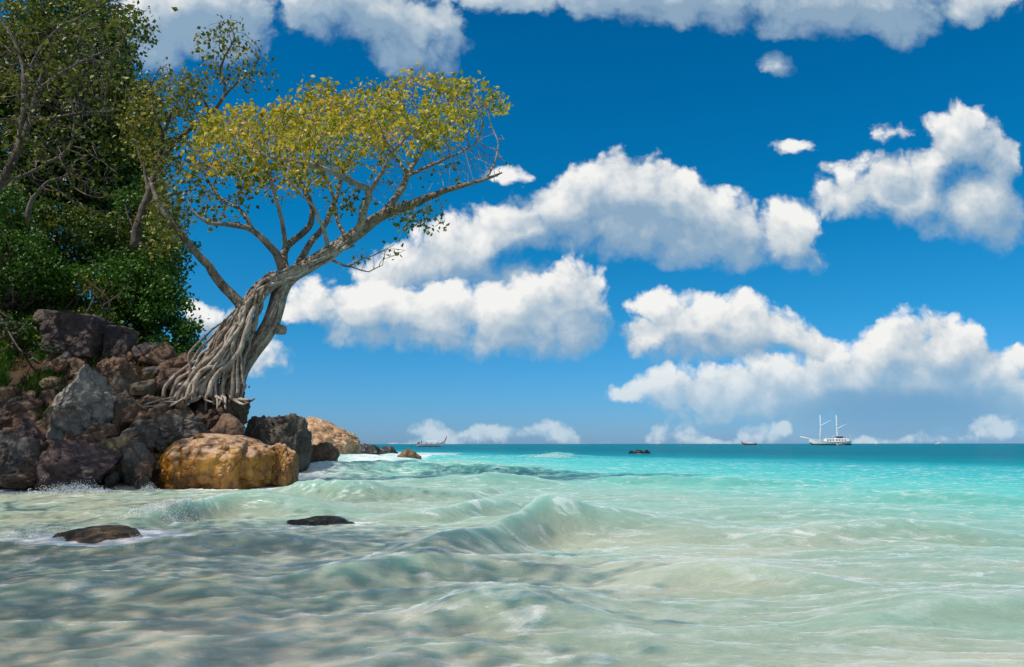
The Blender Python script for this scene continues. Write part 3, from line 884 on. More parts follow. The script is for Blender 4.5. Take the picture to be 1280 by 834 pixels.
def leaf_mat(name, stops, trans=0.35, rough=0.45, patch=0.35, pscale=0.7):
    m, N, out = new_mat(name)
    r = attr(N, 'rnd')
    n = N.noise(wpos(N), pscale, 3, 0.6)
    f = N.m('ADD', N.m('MULTIPLY_ADD', r, 0.62, 0.19), N.m('MULTIPLY', N.m('SUBTRACT', n, 0.5), patch * 2), clamp=True)
    c = N.ramp(f, stops)
    b = N.n('ShaderNodeBsdfPrincipled'); N.put(b.inputs['Base Color'], c)
    b.inputs['Roughness'].default_value = rough; b.inputs['Specular IOR Level'].default_value = 0.35
    t = N.n('ShaderNodeBsdfTranslucent'); N.put(t.inputs[0], N.mix(0.35, c, (0.45, 0.46, 0.03)) if trans > 0.3 else c)
    ms = N.n('ShaderNodeMixShader'); ms.inputs[0].default_value = trans
    N.t.links.new(b.outputs[0], ms.inputs[1]); N.t.links.new(t.outputs[0], ms.inputs[2])
    N.t.links.new(ms.outputs[0], out.inputs[0])
    return m
LF_YEL = leaf_mat('yellowing_leaves', [(0.0, (0.06, 0.12, 0.012)), (0.22, (0.19, 0.24, 0.014)), (0.45, (0.48, 0.41, 0.020)), (0.76, (0.78, 0.54, 0.045)), (1.0, (0.70, 0.34, 0.04))], 0.42, patch=0.7, pscale=0.8)
LF_OLV = leaf_mat('olive_leaves', [(0.0, (0.030, 0.065, 0.010)), (0.4, (0.10, 0.145, 0.016)), (0.75, (0.22, 0.22, 0.024)), (1.0, (0.42, 0.30, 0.04))], 0.3)
LF_OLY = leaf_mat('olive_yellow_leaves', [(0.0, (0.045, 0.08, 0.012)), (0.4, (0.14, 0.17, 0.018)), (0.75, (0.36, 0.30, 0.03)), (1.0, (0.55, 0.36, 0.05))], 0.3)
LF_GRN = leaf_mat('green_leaves', [(0.0, (0.020, 0.065, 0.008)), (0.5, (0.055, 0.15, 0.014)), (0.85, (0.11, 0.22, 0.020)), (1.0, (0.26, 0.28, 0.03))], 0.3, patch=.5)
LF_DRK = leaf_mat('dark_leaves', [(0.0, (0.022, 0.055, 0.009)), (0.4, (0.055, 0.115, 0.015)), (0.75, (0.12, 0.17, 0.022)), (1.0, (0.30, 0.25, 0.04))], 0.3, patch=.55)
LF_DRY = leaf_mat('dry_leaves', [(0.0, (0.05, 0.06, 0.015)), (0.5, (0.13, 0.10, 0.03)), (1.0, (0.26, 0.16, 0.06))], 0.25)

def leaf_cloud(name, pts, size, mat, parent, seed, spread=0.0, sizevar=0.35, droop=0.5, wid=0.36):
    """one small folded leaf (two faces) per point, all in one mesh"""
    rs = np.random.RandomState(seed)
    pts = np.asarray(pts, dtype=np.float64)
    n = len(pts)
    if spread: pts = pts + rs.normal(size=(n, 3)) * spread
    ax = rs.normal(size=(n, 3)); ax[:, 2] -= droop; ax /= np.linalg.norm(ax, axis=1)[:, None]
    sd = np.cross(ax, rs.normal(size=(n, 3))); sd /= np.linalg.norm(sd, axis=1)[:, None] + 1e-9
    nr_ = np.cross(ax, sd)
    L = size * (1 + sizevar * rs.uniform(-1, 1, size=n))[:, None]
    a = pts; t = pts + ax * L
    l = pts + ax * L * 0.42 + sd * L * wid + nr_ * L * 0.10
    r = pts + ax * L * 0.42 - sd * L * wid + nr_ * L * 0.10
    V = np.stack([a, l, t, r], 1).reshape(-1, 3)
    b = np.arange(n)[:, None] * 4
    T = np.vstack([b + np.array([0, 2, 1]), b + np.array([0, 3, 2])])
    rn = np.repeat(rs.rand(n), 4)
    return mesh_obj(name, V, [T], mat, parent, False, {'rnd': rn})

# ------------------------------------------------------------------ trees grown towards points
def resample(pts, step):
    pts = np.asarray(pts, dtype=np.float64)
    # smooth curve through the points (Catmull-Rom)
    q = np.vstack([2 * pts[0] - pts[1], pts, 2 * pts[-1] - pts[-2]])
    outp = [pts[0]]
    for i in range(1, len(q) - 2):
        L = np.linalg.norm(q[i + 1] - q[i]); k = max(1, int(round(L / step)))
        for j in range(1, k + 1):
            t = j / k
            outp.append(0.5 * (2 * q[i] + (q[i + 1] - q[i - 1]) * t + (2 * q[i - 1] - 5 * q[i] + 4 * q[i + 1] - q[i + 2]) * t * t + (-q[i - 1] + 3 * q[i] - 3 * q[i + 1] + q[i + 2]) * t ** 3))
    return np.array(outp)
class Tree:
    def __init__(self, step, seed):
        self.p, self.par, self.r = [], [], []
        self.step = step; self.rs = np.random.RandomState(seed)
        self.limb = []
    def add_limb(self, pts, r0, r1, wig=0.03, root=False, snap=True):
        pp = resample(pts, self.step)
        n = len(pp)
        w = np.cumsum(self.rs.normal(size=(n, 3)), axis=0) * wig * self.step
        w -= np.linspace(0, 1, n)[:, None] * w[-1] * 0.5
        pp = pp + w
        rr = np.linspace(0, 1, n); rr = r0 + (r1 - r0) * rr ** 0.85
        parent = -1; s = 0
        if not root and self.p:
            A = np.array(self.p); dd = np.linalg.norm(A - pp[0], axis=1)
            parent = int(dd.argmin())
            if snap:
                off = A[parent] - pp[0]
                pp = pp + off * (np.linspace(1, 0, n)[:, None] ** 2)
            s = 1
        for i in range(s, n):
            self.p.append(pp[i]); self.par.append(parent); self.r.append(rr[i]); self.limb.append(True)
            parent = len(self.p) - 1
    def grow(self, att, infl, kill, iters=80, up=0.0, jit=0.25, tropism=None):
        att = np.asarray(att, dtype=np.float64)
        alive = np.ones(len(att), bool)
        first_new = len(self.p)
        for it in range(iters):
            kd = kdtree.KDTree(len(self.p))
            for i, q in enumerate(self.p): kd.insert(q, i)
            kd.balance()
            acc = {}
            idx = np.where(alive)[0]
            if not len(idx): break
            for a in idx:
                co, i, dist = kd.find(att[a])
                if dist < kill: alive[a] = False; continue
                if dist < infl:
                    v = (att[a] - self.p[i]) / dist
                    acc[i] = acc.get(i, 0) + v
            if not acc: break
            cnt = 0
            for i, v in acc.items():
                v = v / (np.linalg.norm(v) + 1e-9)
                prev = self.p[i] - self.p[self.par[i]] if self.par[i] >= 0 else v
                prev = prev / (np.linalg.norm(prev) + 1e-9)
                v = v + 0.35 * prev + self.rs.normal(size=3) * jit + np.array([0, 0, up])
                v /= np.linalg.norm(v)
                self.p.append(self.p[i] + v * self.step); self.par.append(i); self.r.append(0); self.limb.append(False)
                cnt += 1
            if len(self.p) > 60000: break
    def radii(self, tip=0.007, e=2.3):
        n = len(self.p)
        acc = np.zeros(n); R = np.zeros(n)
        for i in range(n - 1, -1, -1):
            own = acc[i] ** (1 / e) if acc[i] > 0 else tip
            R[i] = max(own if not self.limb[i] else min(own, self.r[i] * 1.15 + .004), self.r[i])
            if self.par[i] >= 0: acc[self.par[i]] += own ** e
        self.R = R
        self.ch = [[] for _ in range(n)]
        for i in range(n):
            if self.par[i] >= 0: self.ch[self.par[i]].append(i)
    def branches_mesh(self, mb, thin=5, thick=9, minr=0.0, lim=None):
        n = len(self.p); A = np.array(self.p)
        A2 = A.copy()
        for i in range(n):          # relax the grown twigs a little
            if not self.limb[i] and self.par[i] >= 0 and self.ch[i]:
                A2[i] = 0.5 * A[i] + 0.25 * A[self.par[i]] + 0.25 * A[self.ch[i][0]]
        self.A2 = A2
        starts = [i for i in range(n) if self.par[i] < 0]
        prim = {}
        for i in range(n):
            if self.ch[i]:
                prim[i] = max(self.ch[i], key=lambda c: (self.limb[c] and self.limb[i] and c == i + 1, self.R[c]))
        for i in range(n):
            for c in self.ch[i]:
                if c != prim[i]: starts.append(c)
        for s in starts:
            chain = [s]
            while chain[-1] in prim: chain.append(prim[chain[-1]])
            pts = [A2[c] for c in chain]; rr = [self.R[c] for c in chain]
            if self.par[s] >= 0:
                pts = [A2[self.par[s]]] + pts
                rr = [min(rr[0] * 1.25, self.R[self.par[s]])] + rr
            if len(pts) < 2: continue
            rr[-1] *= 0.6
            mr = max(rr)
            mb.tube(pts, rr, thick if mr > 0.05 else (6 if mr > 0.02 else 4 if thin > 4 else 3), cap=mr > 0.03)
    def leaf_points(self, rmax, per, spread, cond=None):
        n = len(self.p)
        idx = [i for i in range(n) if self.R[i] < rmax and not self.limb[i]]
        A = self.A2[idx]
        if cond is not None:
            k = cond(A)
            A = A[k]
        A = np.repeat(A, per, axis=0)
        return A + self.rs.normal(size=A.shape) * spread

def in_poly(x, y, poly):
    c = np.zeros(len(x), bool); j = len(poly) - 1
    for i in range(len(poly)):
        xi, yi = poly[i]; xj, yj = poly[j]
        m = ((yi > y) != (yj > y)) & (x < (xj - xi) * (y - yi) / (yj - yi + 1e-12) + xi)
        c ^= m; j = i
    return c
def poly_points(poly, d0, thick, n, seed):
    """points inside the crown whose outline is the polygon and whose depth swells in the middle"""
    rs = np.random.RandomState(seed)
    xs = [p[0] for p in poly]; ys = [p[1] for p in poly]
    out_ = []
    pa = np.array(poly, dtype=float)
    while len(out_) < n:
        x = rs.uniform(min(xs), max(xs), 4000); y = rs.uniform(min(ys), max(ys), 4000)
        k = in_poly(x, y, poly); x, y = x[k], y[k]
        # distance to the outline sets how thick the crown is there
        seg = np.linspace(pa, np.roll(pa, -1, 0), 8, endpoint=False).reshape(-1, 2)
        dd = np.sqrt(((x[:, None] - seg[None, :, 0]) ** 2 + (y[:, None] - seg[None, :, 1]) ** 2).min(1))
        th = thick * np.clip(dd / 40.0, 0.12, 1) ** 0.6
        z = d0 + rs.uniform(-1, 1, len(x)) * th
        nz = fbm(np.stack([x / 45, y / 45, z / 2.0], 1), 3, seed)
        keep = nz > -0.28
        for a, b, c_ in zip(x[keep], y[keep], z[keep]): out_.append(P(a, b, c_)[:])
    return np.array(out_[:n])
def ell_points(cx, cy, rx, ry, d, rd, n, seed, noise=-0.3):
    rs = np.random.RandomState(seed)
    v = rs.normal(size=(n * 3, 3)); v /= np.linalg.norm(v, axis=1)[:, None]; v *= rs.rand(n * 3)[:, None] ** (1 / 3)
    x, y, z = cx + v[:, 0] * rx, cy + v[:, 1] * ry, d + v[:, 2] * rd
    k = fbm(np.stack([x / 30, y / 30, z], 1), 3, seed) > noise
    x, y, z = x[k][:n], y[k][:n], z[k][:n]
    return np.array([P(a, b, c_)[:] for a, b, c_ in zip(x, y, z)])

# ------------------------------------------------------------------ the leaning fig tree
def PL(lst, d):
    """limb points: (px, py) or (px, py, extra depth)"""
    return [P(q[0], q[1], d + (q[2] if len(q) > 2 else 0.0))[:] for q in lst]
FD = 23.4
base = P(262, 500, FD)
fig = empty('fig_tree', base, 'leaning fig tree with a crown of yellow leaves and bare roots over the rocks', 'tree')
def child_local(o, parent):
    o.parent = parent
    o.matrix_parent_inverse = Matrix.Translation(parent.location).inverted()
# fused trunk: leaning main stem with stub, and the heavy root mass
T = Tree(0.20, 4)
T.add_limb(PL([(292, 486, .3), (299, 462, .3), (316, 436, .2), (334, 412, .1), (344, 388), (350, 366), (362, 346), (384, 332), (404, 319), (424, 306), (448, 290)], FD), 0.30, 0.20, 0.02, root=True)
T.add_limb(PL([(448, 290), (473, 273, -.3), (508, 259, -.8), (542, 246, -1.2), (568, 236, -1.5), (594, 229, -1.7), (629, 217, -1.9)], FD), 0.20, 0.035, 0.06)
T.add_limb(PL([(594, 229, -1.7), (609, 222, -1.6), (620, 203, -1.5), (624, 181, -1.5)], FD), 0.05, 0.012, 0.06)
T.add_limb(PL([(473, 273, -.3), (499, 242, .3), (508, 221, .7), (525, 190, 1.1), (547, 168, 1.3), (568, 151, 1.2), (596, 134, 1.0)], FD), 0.13, 0.03, 0.08)
T.add_limb(PL([(508, 221, .7), (538, 207, .2), (568, 194, -.2), (590, 180, -.4)], FD), 0.055, 0.02, 0.08)
T.add_limb(PL([(508, 221, .7), (499, 205, .9), (480, 180, 1.4), (470, 150, 1.8)], FD), 0.06, 0.02, 0.08)
T.add_limb(PL([(448, 290), (455, 262, -.6), (463, 238, -1.0), (446, 228, -1.4), (422, 216, -1.9), (387, 203, -2.3), (353, 197, -2.5), (320, 190, -2.4)], FD), 0.14, 0.03, 0.07)
T.add_limb(PL([(463, 238, -1.0), (478, 214, -1.3), (492, 186, -1.5), (520, 160, -1.6)], FD), 0.08, 0.02, 0.08)
T.add_limb(PL([(367, 333), (387, 300, .8), (404, 277, 1.2), (414, 258, 1.6), (425, 225, 2.0), (440, 190, 2.2), (452, 150, 2.3)], FD), 0.13, 0.025, 0.07)
T.add_limb(PL([(354, 352), (346, 324, -.3), (331, 302, -.6), (314, 286, -.9), (288, 279, -1.3), (262, 277, -1.6), (246, 268, -1.8)], FD), 0.15, 0.04, 0.08)
T.add_limb(PL([(314, 286, -.9), (301, 264, -.7), (280, 254, -.4), (262, 232, -.2), (252, 205, 0)], FD), 0.07, 0.02, 0.08)
T.add_limb(PL([(356, 348), (354, 322, .5), (356, 306, .7), (371, 292, .8), (384, 280, .8), (387, 258, .9), (374, 226, 1.2), (362, 190, 1.5), (350, 160, 1.6)], FD), 0.15, 0.03, 0.07)
T.add_limb(PL([(356, 306, .7), (352, 278, .2), (347, 256, -.1), (338, 226, -.4), (320, 190, -.5), (300, 165, -.5)], FD), 0.08, 0.022, 0.08)
T.add_limb(PL([(409, 316), (400, 282, -.8), (391, 259, -1.2), (377, 244, -1.5), (360, 222, -1.7)], FD), 0.075, 0.02, 0.08)
T.add_limb(PL([(432, 300), (420, 270, .4), (414, 240, .6), (400, 205, .5), (396, 160, .4)], FD), 0.07, 0.02, 0.08)
T.add_limb(PL([(409, 326), (438, 333, -.4), (458, 324, -.8), (484, 312, -1.2)], FD), 0.05, 0.012, 0.12)
T.add_limb(PL([(438, 333, -.4), (462, 338, -.2), (480, 330, 0)], FD), 0.03, 0.010, 0.12)
T.add_limb(PL([(305, 392, -.2), (299, 379, -.2), (277, 356, -.4), (261, 334, -.6), (245, 318, -.8), (227, 294, -1.0), (212, 274, -1.1), (199, 254, -1.2), (192, 232, -1.2)], FD), 0.17, 0.06, 0.05, root=True)
crown_poly = [(236, 168), (250, 145), (285, 128), (330, 132), (350, 118), (384, 106), (430, 104), (462, 100), (486, 104), (520, 86), (552, 96), (585, 100), (620, 112), (646, 124),
              (640, 136), (606, 150), (580, 168), (556, 176), (520, 184), (486, 196), (455, 210), (428, 216), (404, 232), (382, 238), (356, 228), (318, 226), (280, 218), (250, 214), (238, 194)]
att = [poly_points(crown_poly, FD - 0.2, 3.4, 4300, 5),
       ell_points(522, 272, 42, 20, FD - 1.1, 0.9, 260, 6), ell_points(436, 254, 20, 20, FD - 0.8, .6, 90, 7),
       ell_points(475, 316, 42, 16, FD - 0.6, .7, 110, 8), ell_points(270, 255, 45, 38, FD - .8, 1.2, 170, 9),
       ell_points(222, 250, 34, 55, FD - 1.0, 1.0, 260, 10), ell_points(598, 190, 42, 36, FD - 1.0, 1.2, 300, 11),
       ell_points(340, 240, 50, 20, FD, 1.5, 100, 14), ell_points(556, 200, 56, 34, FD, 1.4, 340, 15), ell_points(490, 232, 40, 30, FD, 1.4, 160, 16)]
T.grow(np.vstack(att), 2.2, 0.24, 70, jit=0.22)
T.radii(0.0075, 2.35)
mb = MB(); T.branches_mesh(mb, thin=5)
o = mb.build('branches', BARK, None, rnd=True); child_local(o, fig)
rs = np.random.RandomState(9)
def scr(A):
    """rough photo position of world points, used to thin the leaves where the photo shows bare twigs"""
    c, s = math.cos(PITCH), math.sin(PITCH)
    y = A[:, 1] * c + (A[:, 2] - CAMH) * s; z = -A[:, 1] * s + (A[:, 2] - CAMH) * c
    return 640 + F * A[:, 0] / y, 417 - F * z / y
cp = [(x, y) for x, y in crown_poly]
def cond_main(A):
    x, y = scr(A)
    k = in_poly(x, y, [(225, 172), (245, 138), (345, 112), (520, 80), (655, 112), (650, 140), (575, 176), (500, 200), (450, 218), (400, 240), (350, 236), (240, 222)])
    n = fbm(A * 1.15, 3, 5)
    return k & (n > -0.14)
lp = T.leaf_points(0.016, 5, 0.12, cond_main)
x, y = scr(lp)
keep = np.random.RandomState(2).rand(len(lp)) < np.clip(1.15 - 0.55 * sstep(x, 480, 640) - .3 * sstep(y, 190, 235), 0, 1)
o = leaf_cloud('crown', lp[keep], 0.150, LF_YEL, None, 12, 0.05); child_local(o, fig)
def cond_low(A):
    x, y = scr(A)
    k1 = ((x - 522) / 48) ** 2 + ((y - 276) / 24) ** 2 < 1
    k2 = ((x - 436) / 22) ** 2 + ((y - 254) / 22) ** 2 < 1
    k3 = (x < 330) & (y > 215)
    r = np.random.RandomState(4).rand(len(A))
    k4 = r < 0.10
    return (k1 & (r < .8)) | k2 | (k3 & (r < 0.7)) | (k4 & (y > 200))
o = leaf_cloud('lower_leaves', T.leaf_points(0.016, 3, 0.10, cond_low), 0.145, LF_OLV, None, 13, 0.04); child_local(o, fig)

# strangling roots: strands that run from the fork down to the rock, weaving
rs = np.random.RandomState(21)
def strand(mb, pts, r0, r1, seed, wob=0.05, n=7, step=0.12):
    pp = resample(np.array(pts), step)
    k = np.arange(len(pp))
    for ax in range(3):
        pp[:, ax] += wob * perlin(np.stack([k * step * 1.3 + seed * 7.1, k * 0 + ax * 3.3, k * 0.0], 1), seed) * np.sin(np.clip(k / len(k), 0, 1) * math.pi) ** .5
    rr = np.linspace(r0, r1, len(pp)) * (1 + 0.22 * perlin(np.stack([k * step * 2.2, k * 0.0 + seed, k * 0.0], 1), seed + 5))
    mb.tube(pp, rr, n)
mb = MB()
# heavy fused stems under the skin of roots
for i, (bxp, ds) in enumerate([(240, -.05), (258, .08), (276, .25)]):
    strand(mb, PL([(bxp, 500, ds), (bxp + 12, 468, ds), ((bxp + 290) / 2 + 4, 430, ds * .6), (298 + i * 4, 392, 0), (318 + i * 4, 362 - i, 0), (350, 343, 0), (384, 333, 0)], FD), 0.15, 0.13, 40 + i, 0.12, 12)
strand(mb, PL([(284, 489, .35), (300, 455, .3), (322, 430, .15), (340, 404), (346, 380), (352, 362)], FD), 0.24, 0.22, 48, .05, 12)
strand(mb, PL([(336, 404, .05), (346, 411, 0), (356, 413, -.05)], FD), 0.22, 0.13, 49, .02, 10)          # broken stub
o = mb.build('trunk', BARKR, None, rnd=True); child_local(o, fig)
mb = MB()
for i in range(36):
    f = i / 35.0
    bx_ = 214 + 84 * f + rs.uniform(-5, 5)
    by_ = 499 - 3 * math.sin(f * 3) + rs.uniform(-6, 5)
    dz = -0.55 * math.sin(f * math.pi * .9 + .4) + rs.uniform(-.25, .12)
    top = rs.uniform(0, 1)
    tx, ty = 299 + 30 * top + rs.uniform(-4, 4), 390 - 32 * top + rs.uniform(-4, 4)
    mx = bx_ * .5 + tx * .5 + rs.uniform(-7, 7) - 8 * (1 - f)
    my = by_ * .5 + ty * .5 + 8
    ext = [(tx + 30, ty - 22, -.30 + rs.uniform(-.1, .1)), (tx + 62, ty - 34, -.24)] if rs.rand() < .6 else []
    strand(mb, PL([(bx_ - 5 * (1 - f), by_ + 2, dz - .05), (bx_ + 5, by_ - 22, dz), (mx, my, dz * .8 - .12), (tx, ty, -.34 + rs.uniform(-.12, .12))] + ext, FD), rs.uniform(.035, .085), rs.uniform(.03, .055), 100 + i, 0.20, 7)
# roots crossing over the others and creeping over the rock
for i in range(16):
    f = rs.rand()
    strand(mb, PL([(232 + 60 * f, 470 + rs.uniform(-20, 12), -.55), (250 + 45 * f + rs.uniform(-14, 14), 450 + rs.uniform(-24, 10), -.52), (276 + 26 * f, 416 + rs.uniform(-18, 8), -.46)], FD), .04, .03, 200 + i, 0.16, 6)
for i in range(14):
    f = i / 13
    sx_ = 222 + 80 * f
    ex = (sx_ - 30 - 22 * rs.rand()) if f < .45 else sx_ + rs.uniform(-22, 22)
    strand(mb, PL([(sx_ + 4, 480, -.3), (sx_ - 2, 492 + rs.uniform(0, 6), -.55), ((sx_ + ex) / 2, 498 + rs.uniform(-2, 6), -.75), (ex, 500 + rs.uniform(-6, 12), -.95 - .2 * rs.rand())], FD), .07, .022, 260 + i, 0.10, 6)
# bark folds running up the main limb
for i in range(14):
    a = rs.uniform(-.3, .25)
    strand(mb, PL([(330 + rs.uniform(-6, 6), 356 + 8 * a, -.32), (358, 344 + 20 * a, -.30 + a * .2), (384, 332 + 20 * a, -.27 + a * .2), (408 + rs.uniform(-5, 12), 317 + 18 * a, -.25 + a * .2), (430 + rs.uniform(-8, 14), 303 + 14 * a, -.20)], FD), .06, .035, 300 + i, 0.07, 6)
for i in range(9):
    a = rs.uniform(-.5, .5)
    strand(mb, PL([(290 + 10 * a, 484, -.05), (302 + 10 * a, 455, -.05), (322 + 12 * a, 430, -.14), (341 + 12 * a, 400, -.24), (349 + 9 * a, 372, -.24), (362, 348, -.2)], FD), .055, .045, 330 + i, 0.08, 6)
o = mb.build('root_lattice', BARKR, None, rnd=True); child_local(o, fig)
for i, (xt, yt, xb, yb, r) in enumerate([(293, 398, 291, 494, .06), (300, 400, 297, 490, .05), (283, 410, 279, 492, .045), (297, 396, 305, 478, .04), (262, 436, 266, 500, .04), (252, 452, 258, 508, .035), (272, 424, 270, 496, .04)]):
    mb = MB()
    strand(mb, PL([(xt, yt, -.5), ((xt + xb) / 2 + rs.uniform(-2, 2), (yt + yb) / 2, -.62), (xb, yb, -.6), (xb + rs.uniform(-2, 3), yb + 6, -.62)], FD), r * .8, r * 1.1, 400 + i, 0.05, 7)
    o = mb.build('aerial_root', BARKR, None, rnd=True); child_local(o, fig)

# ------------------------------------------------------------------ other trees and shrubs on the hill
def grown_tree(name, label, d, limbs, atts, bark, leafsets, step=0.24, infl=2.2, kill=0.32, seed=1, iters=60, cat='tree', group=None, tip=0.008):
    t = Tree(step, seed)
    for k, (pts, r0, r1) in enumerate(limbs):
        t.add_limb(PL(pts, d), r0, r1, 0.08, root=(k == 0))
    t.grow(np.vstack(atts), infl, kill, iters, jit=0.28)
    t.radii(tip)
    b = limbs[0][0][0]
    root = empty(name, P(b[0], b[1], d + (b[2] if len(b) > 2 else 0)), label, cat, group)
    m = MB(); t.branches_mesh(m, thin=4)
    o = m.build('branches', bark, None, rnd=True); child_local(o, root)
    for k, (nm, mat, per, spread, size, cond) in enumerate(leafsets):
        lp = t.leaf_points(0.02, per, spread, cond)
        if len(lp):
            o = leaf_cloud(nm, lp, size, mat, None, seed * 10 + k, 0.03); child_local(o, root)
    return root, t
def thin(frac, sd=1):
    return lambda A: np.random.RandomState(sd).rand(len(A)) < frac

# slender tree between hill and fig tree, its sprig stands over the fig
grown_tree('slender_tree', 'slender grey-limbed tree with sparse olive leaves left of the fig crown', 27.0,
    [([(168, 312), (173, 288), (181, 264), (189, 244), (199, 208), (204, 170), (214, 140)], .17, .07),
     ([(199, 208), (214, 186), (240, 160), (262, 148), (284, 117), (277, 95), (284, 73), (293, 50), (286, 28)], .11, .02),
     ([(262, 148), (253, 125), (236, 106), (226, 92)], .07, .02),
     ([(284, 117), (300, 100), (316, 86), (326, 66)], .05, .015),
     ([(181, 264), (196, 250), (222, 240), (240, 236)], .07, .03),
     ([(204, 170), (196, 140), (190, 110), (200, 86)], .07, .02),
     ([(189, 244), (180, 200), (168, 160), (160, 120)], .07, .02)],
    [ell_points(212, 128, 44, 50, 27, 1.8, 560, 31), ell_points(214, 200, 38, 50, 27, 1.8, 330, 32), ell_points(284, 62, 40, 44, 27, 1.2, 300, 33, -0.2),
     ell_points(180, 150, 34, 60, 27.3, 1.8, 300, 34), ell_points(206, 280, 30, 44, 27, 1.5, 260, 35), ell_points(312, 92, 34, 34, 27, 1.0, 70, 36), ell_points(250, 110, 20, 26, 27, 1.0, 90, 37)],
    BARKG, [('crown', LF_OLY, 5, 0.15, 0.155, lambda A: np.random.RandomState(3).rand(len(A)) < np.where((lambda s: (s[0] > 250))(scr(A)), 0.55, 0.95))],
    seed=5)

def clump_shrub(name, label, blobs, mat, size, seed, cat='shrub', group=None, stems=True, dens=1.0, csize=0.42, barkm=None):
    """a bush: many leaf clumps on and inside a few lobes, carried by stems"""
    rs = np.random.RandomState(seed)
    cx, cy, rx, ry, d0 = blobs[0][:5]
    x, yb = cx, cy + ry
    gp = P(cx, cy + ry * .9, d0)
    root = empty(name, gp, label, cat, group)
    allp = []; cl_all = []
    for (cx, cy, rx, ry, d) in blobs:
        mpp = d / F
        wx_, wz_ = rx * mpp, ry * mpp
        wy_ = max(wx_, wz_) * 0.8
        area = wx_ * wz_ + wx_ * wy_ + wz_ * wy_
        nc = int(area * 9 * dens)
        v = rs.normal(size=(nc, 3)); v /= np.linalg.norm(v, axis=1)[:, None]
        rr = 1 - 0.42 * rs.rand(nc) ** 1.5
        bulge = 1 + 0.22 * fbm(v * 2.2 + seed, 3, seed)
        c = v * (rr * bulge)[:, None] * np.array([wx_, wy_, wz_]) + np.array(P(cx, cy, d)[:])
        cl_all.append(c)
        per = 42
        q = rs.normal(size=(nc, per, 3)) * np.array([1, 1, .75]) * csize * rs.uniform(.55, 1.15, size=(nc, 1, 1)) * .55
        allp.append((c[:, None] + q).reshape(-1, 3))
    C = np.vstack(cl_all); A = np.vstack(allp)
    if stems:
        m = MB()
        for c in C[rs.choice(len(C), min(len(C), 46), replace=False)]:
            s = np.array(gp[:]) + rs.normal(size=3) * .25
            mid = s * .45 + c * .55 + rs.normal(size=3) * .3 + np.array([0, 0, -.2])
            m.tube(resample([s, mid, c], .35), np.linspace(.045, .008, len(resample([s, mid, c], .35))), 5)
        o = m.build('stems', barkm or BARKG, None); child_local(o, root)
    o = leaf_cloud('foliage', A, size, mat, None, seed + 1, 0.0); child_local(o, root)
    return root

clump_shrub('broad_tree', 'dark broad tree on the slope directly behind the bare grey thicket', [(96, 190, 74, 90, 33), (150, 250, 56, 70, 33), (50, 110, 80, 90, 33.5), (140, 130, 48, 66, 33), (190, 306, 34, 34, 32.5), (10, 190, 60, 100, 33), (100, 40, 70, 60, 33.5), (172, 190, 26, 60, 33)],
            LF_DRK, 0.20, 61, 'tree', None, True, 1.5, 0.6)
clump_shrub('leafy_tree', 'olive green tree crown bulging over the slope at the top left', [(112, 96, 50, 60, 30), (36, 70, 62, 64, 30), (146, 158, 34, 46, 30), (70, 10, 70, 40, 30), (168, 34, 24, 22, 29.5)],
            LF_OLV, 0.17, 60, 'tree', None, True, 0.8, 0.5)
clump_shrub('hill_shrub', 'mid green shrub at the foot of the slender tree', [(206, 308, 34, 36, 29), (176, 262, 30, 40, 30)],
            LF_GRN, 0.14, 59, 'shrub', None, True, 1.3, 0.42)
clump_shrub('hill_shrub', 'bright green dense shrub between the rocks and the sky, left of the fig trunk', [(178, 372, 46, 56, 27.5), (212, 402, 34, 46, 27.2), (236, 430, 20, 30, 27.0), (150, 350, 44, 44, 28), (196, 342, 32, 36, 28.2), (134, 392, 30, 30, 27)],
            LF_GRN, 0.135, 62, 'shrub', None, True, 2.4, 0.40)
clump_shrub('hill_shrub', 'dark leafy shrub hanging over the slope under the broad tree', [(84, 300, 52, 44, 28.5), (128, 300, 40, 40, 29), (40, 290, 44, 44, 28)],
            LF_DRK, 0.13, 63, 'shrub', None, True, 1.8, 0.42)
clump_shrub('hill_shrub', 'vine-draped shrub at the left edge above the grass', [(14, 330, 50, 50, 25.5), (52, 342, 38, 34, 25.8), (-6, 268, 40, 60, 26), (84, 346, 26, 22, 26)],
            LF_GRN, 0.12, 64, 'shrub', None, True, 2.0, 0.38)
clump_shrub('hill_shrub', 'small yellow-green bush right above the purple slab', [(122, 392, 22, 14, 25.4), (104, 352, 20, 14, 25.6)],
            LF_OLV, 0.10, 65, 'shrub', None, True, 1.2, 0.28)
clump_shrub('hill_shrub', 'low olive growth on the slope between grass and purple slab', [(14, 398, 26, 18, 24.4), (54, 438, 12, 10, 23.5)],
            LF_GRN, 0.08, 67, 'shrub', None, True, 1.6, 0.26)
clump_shrub('hill_shrub', 'tiny green bush on the rocks behind the fig trunk', [(287, 478, 12, 10, 25.5)], LF_GRN, 0.09, 66, 'shrub', None, False, 1.6, 0.22)

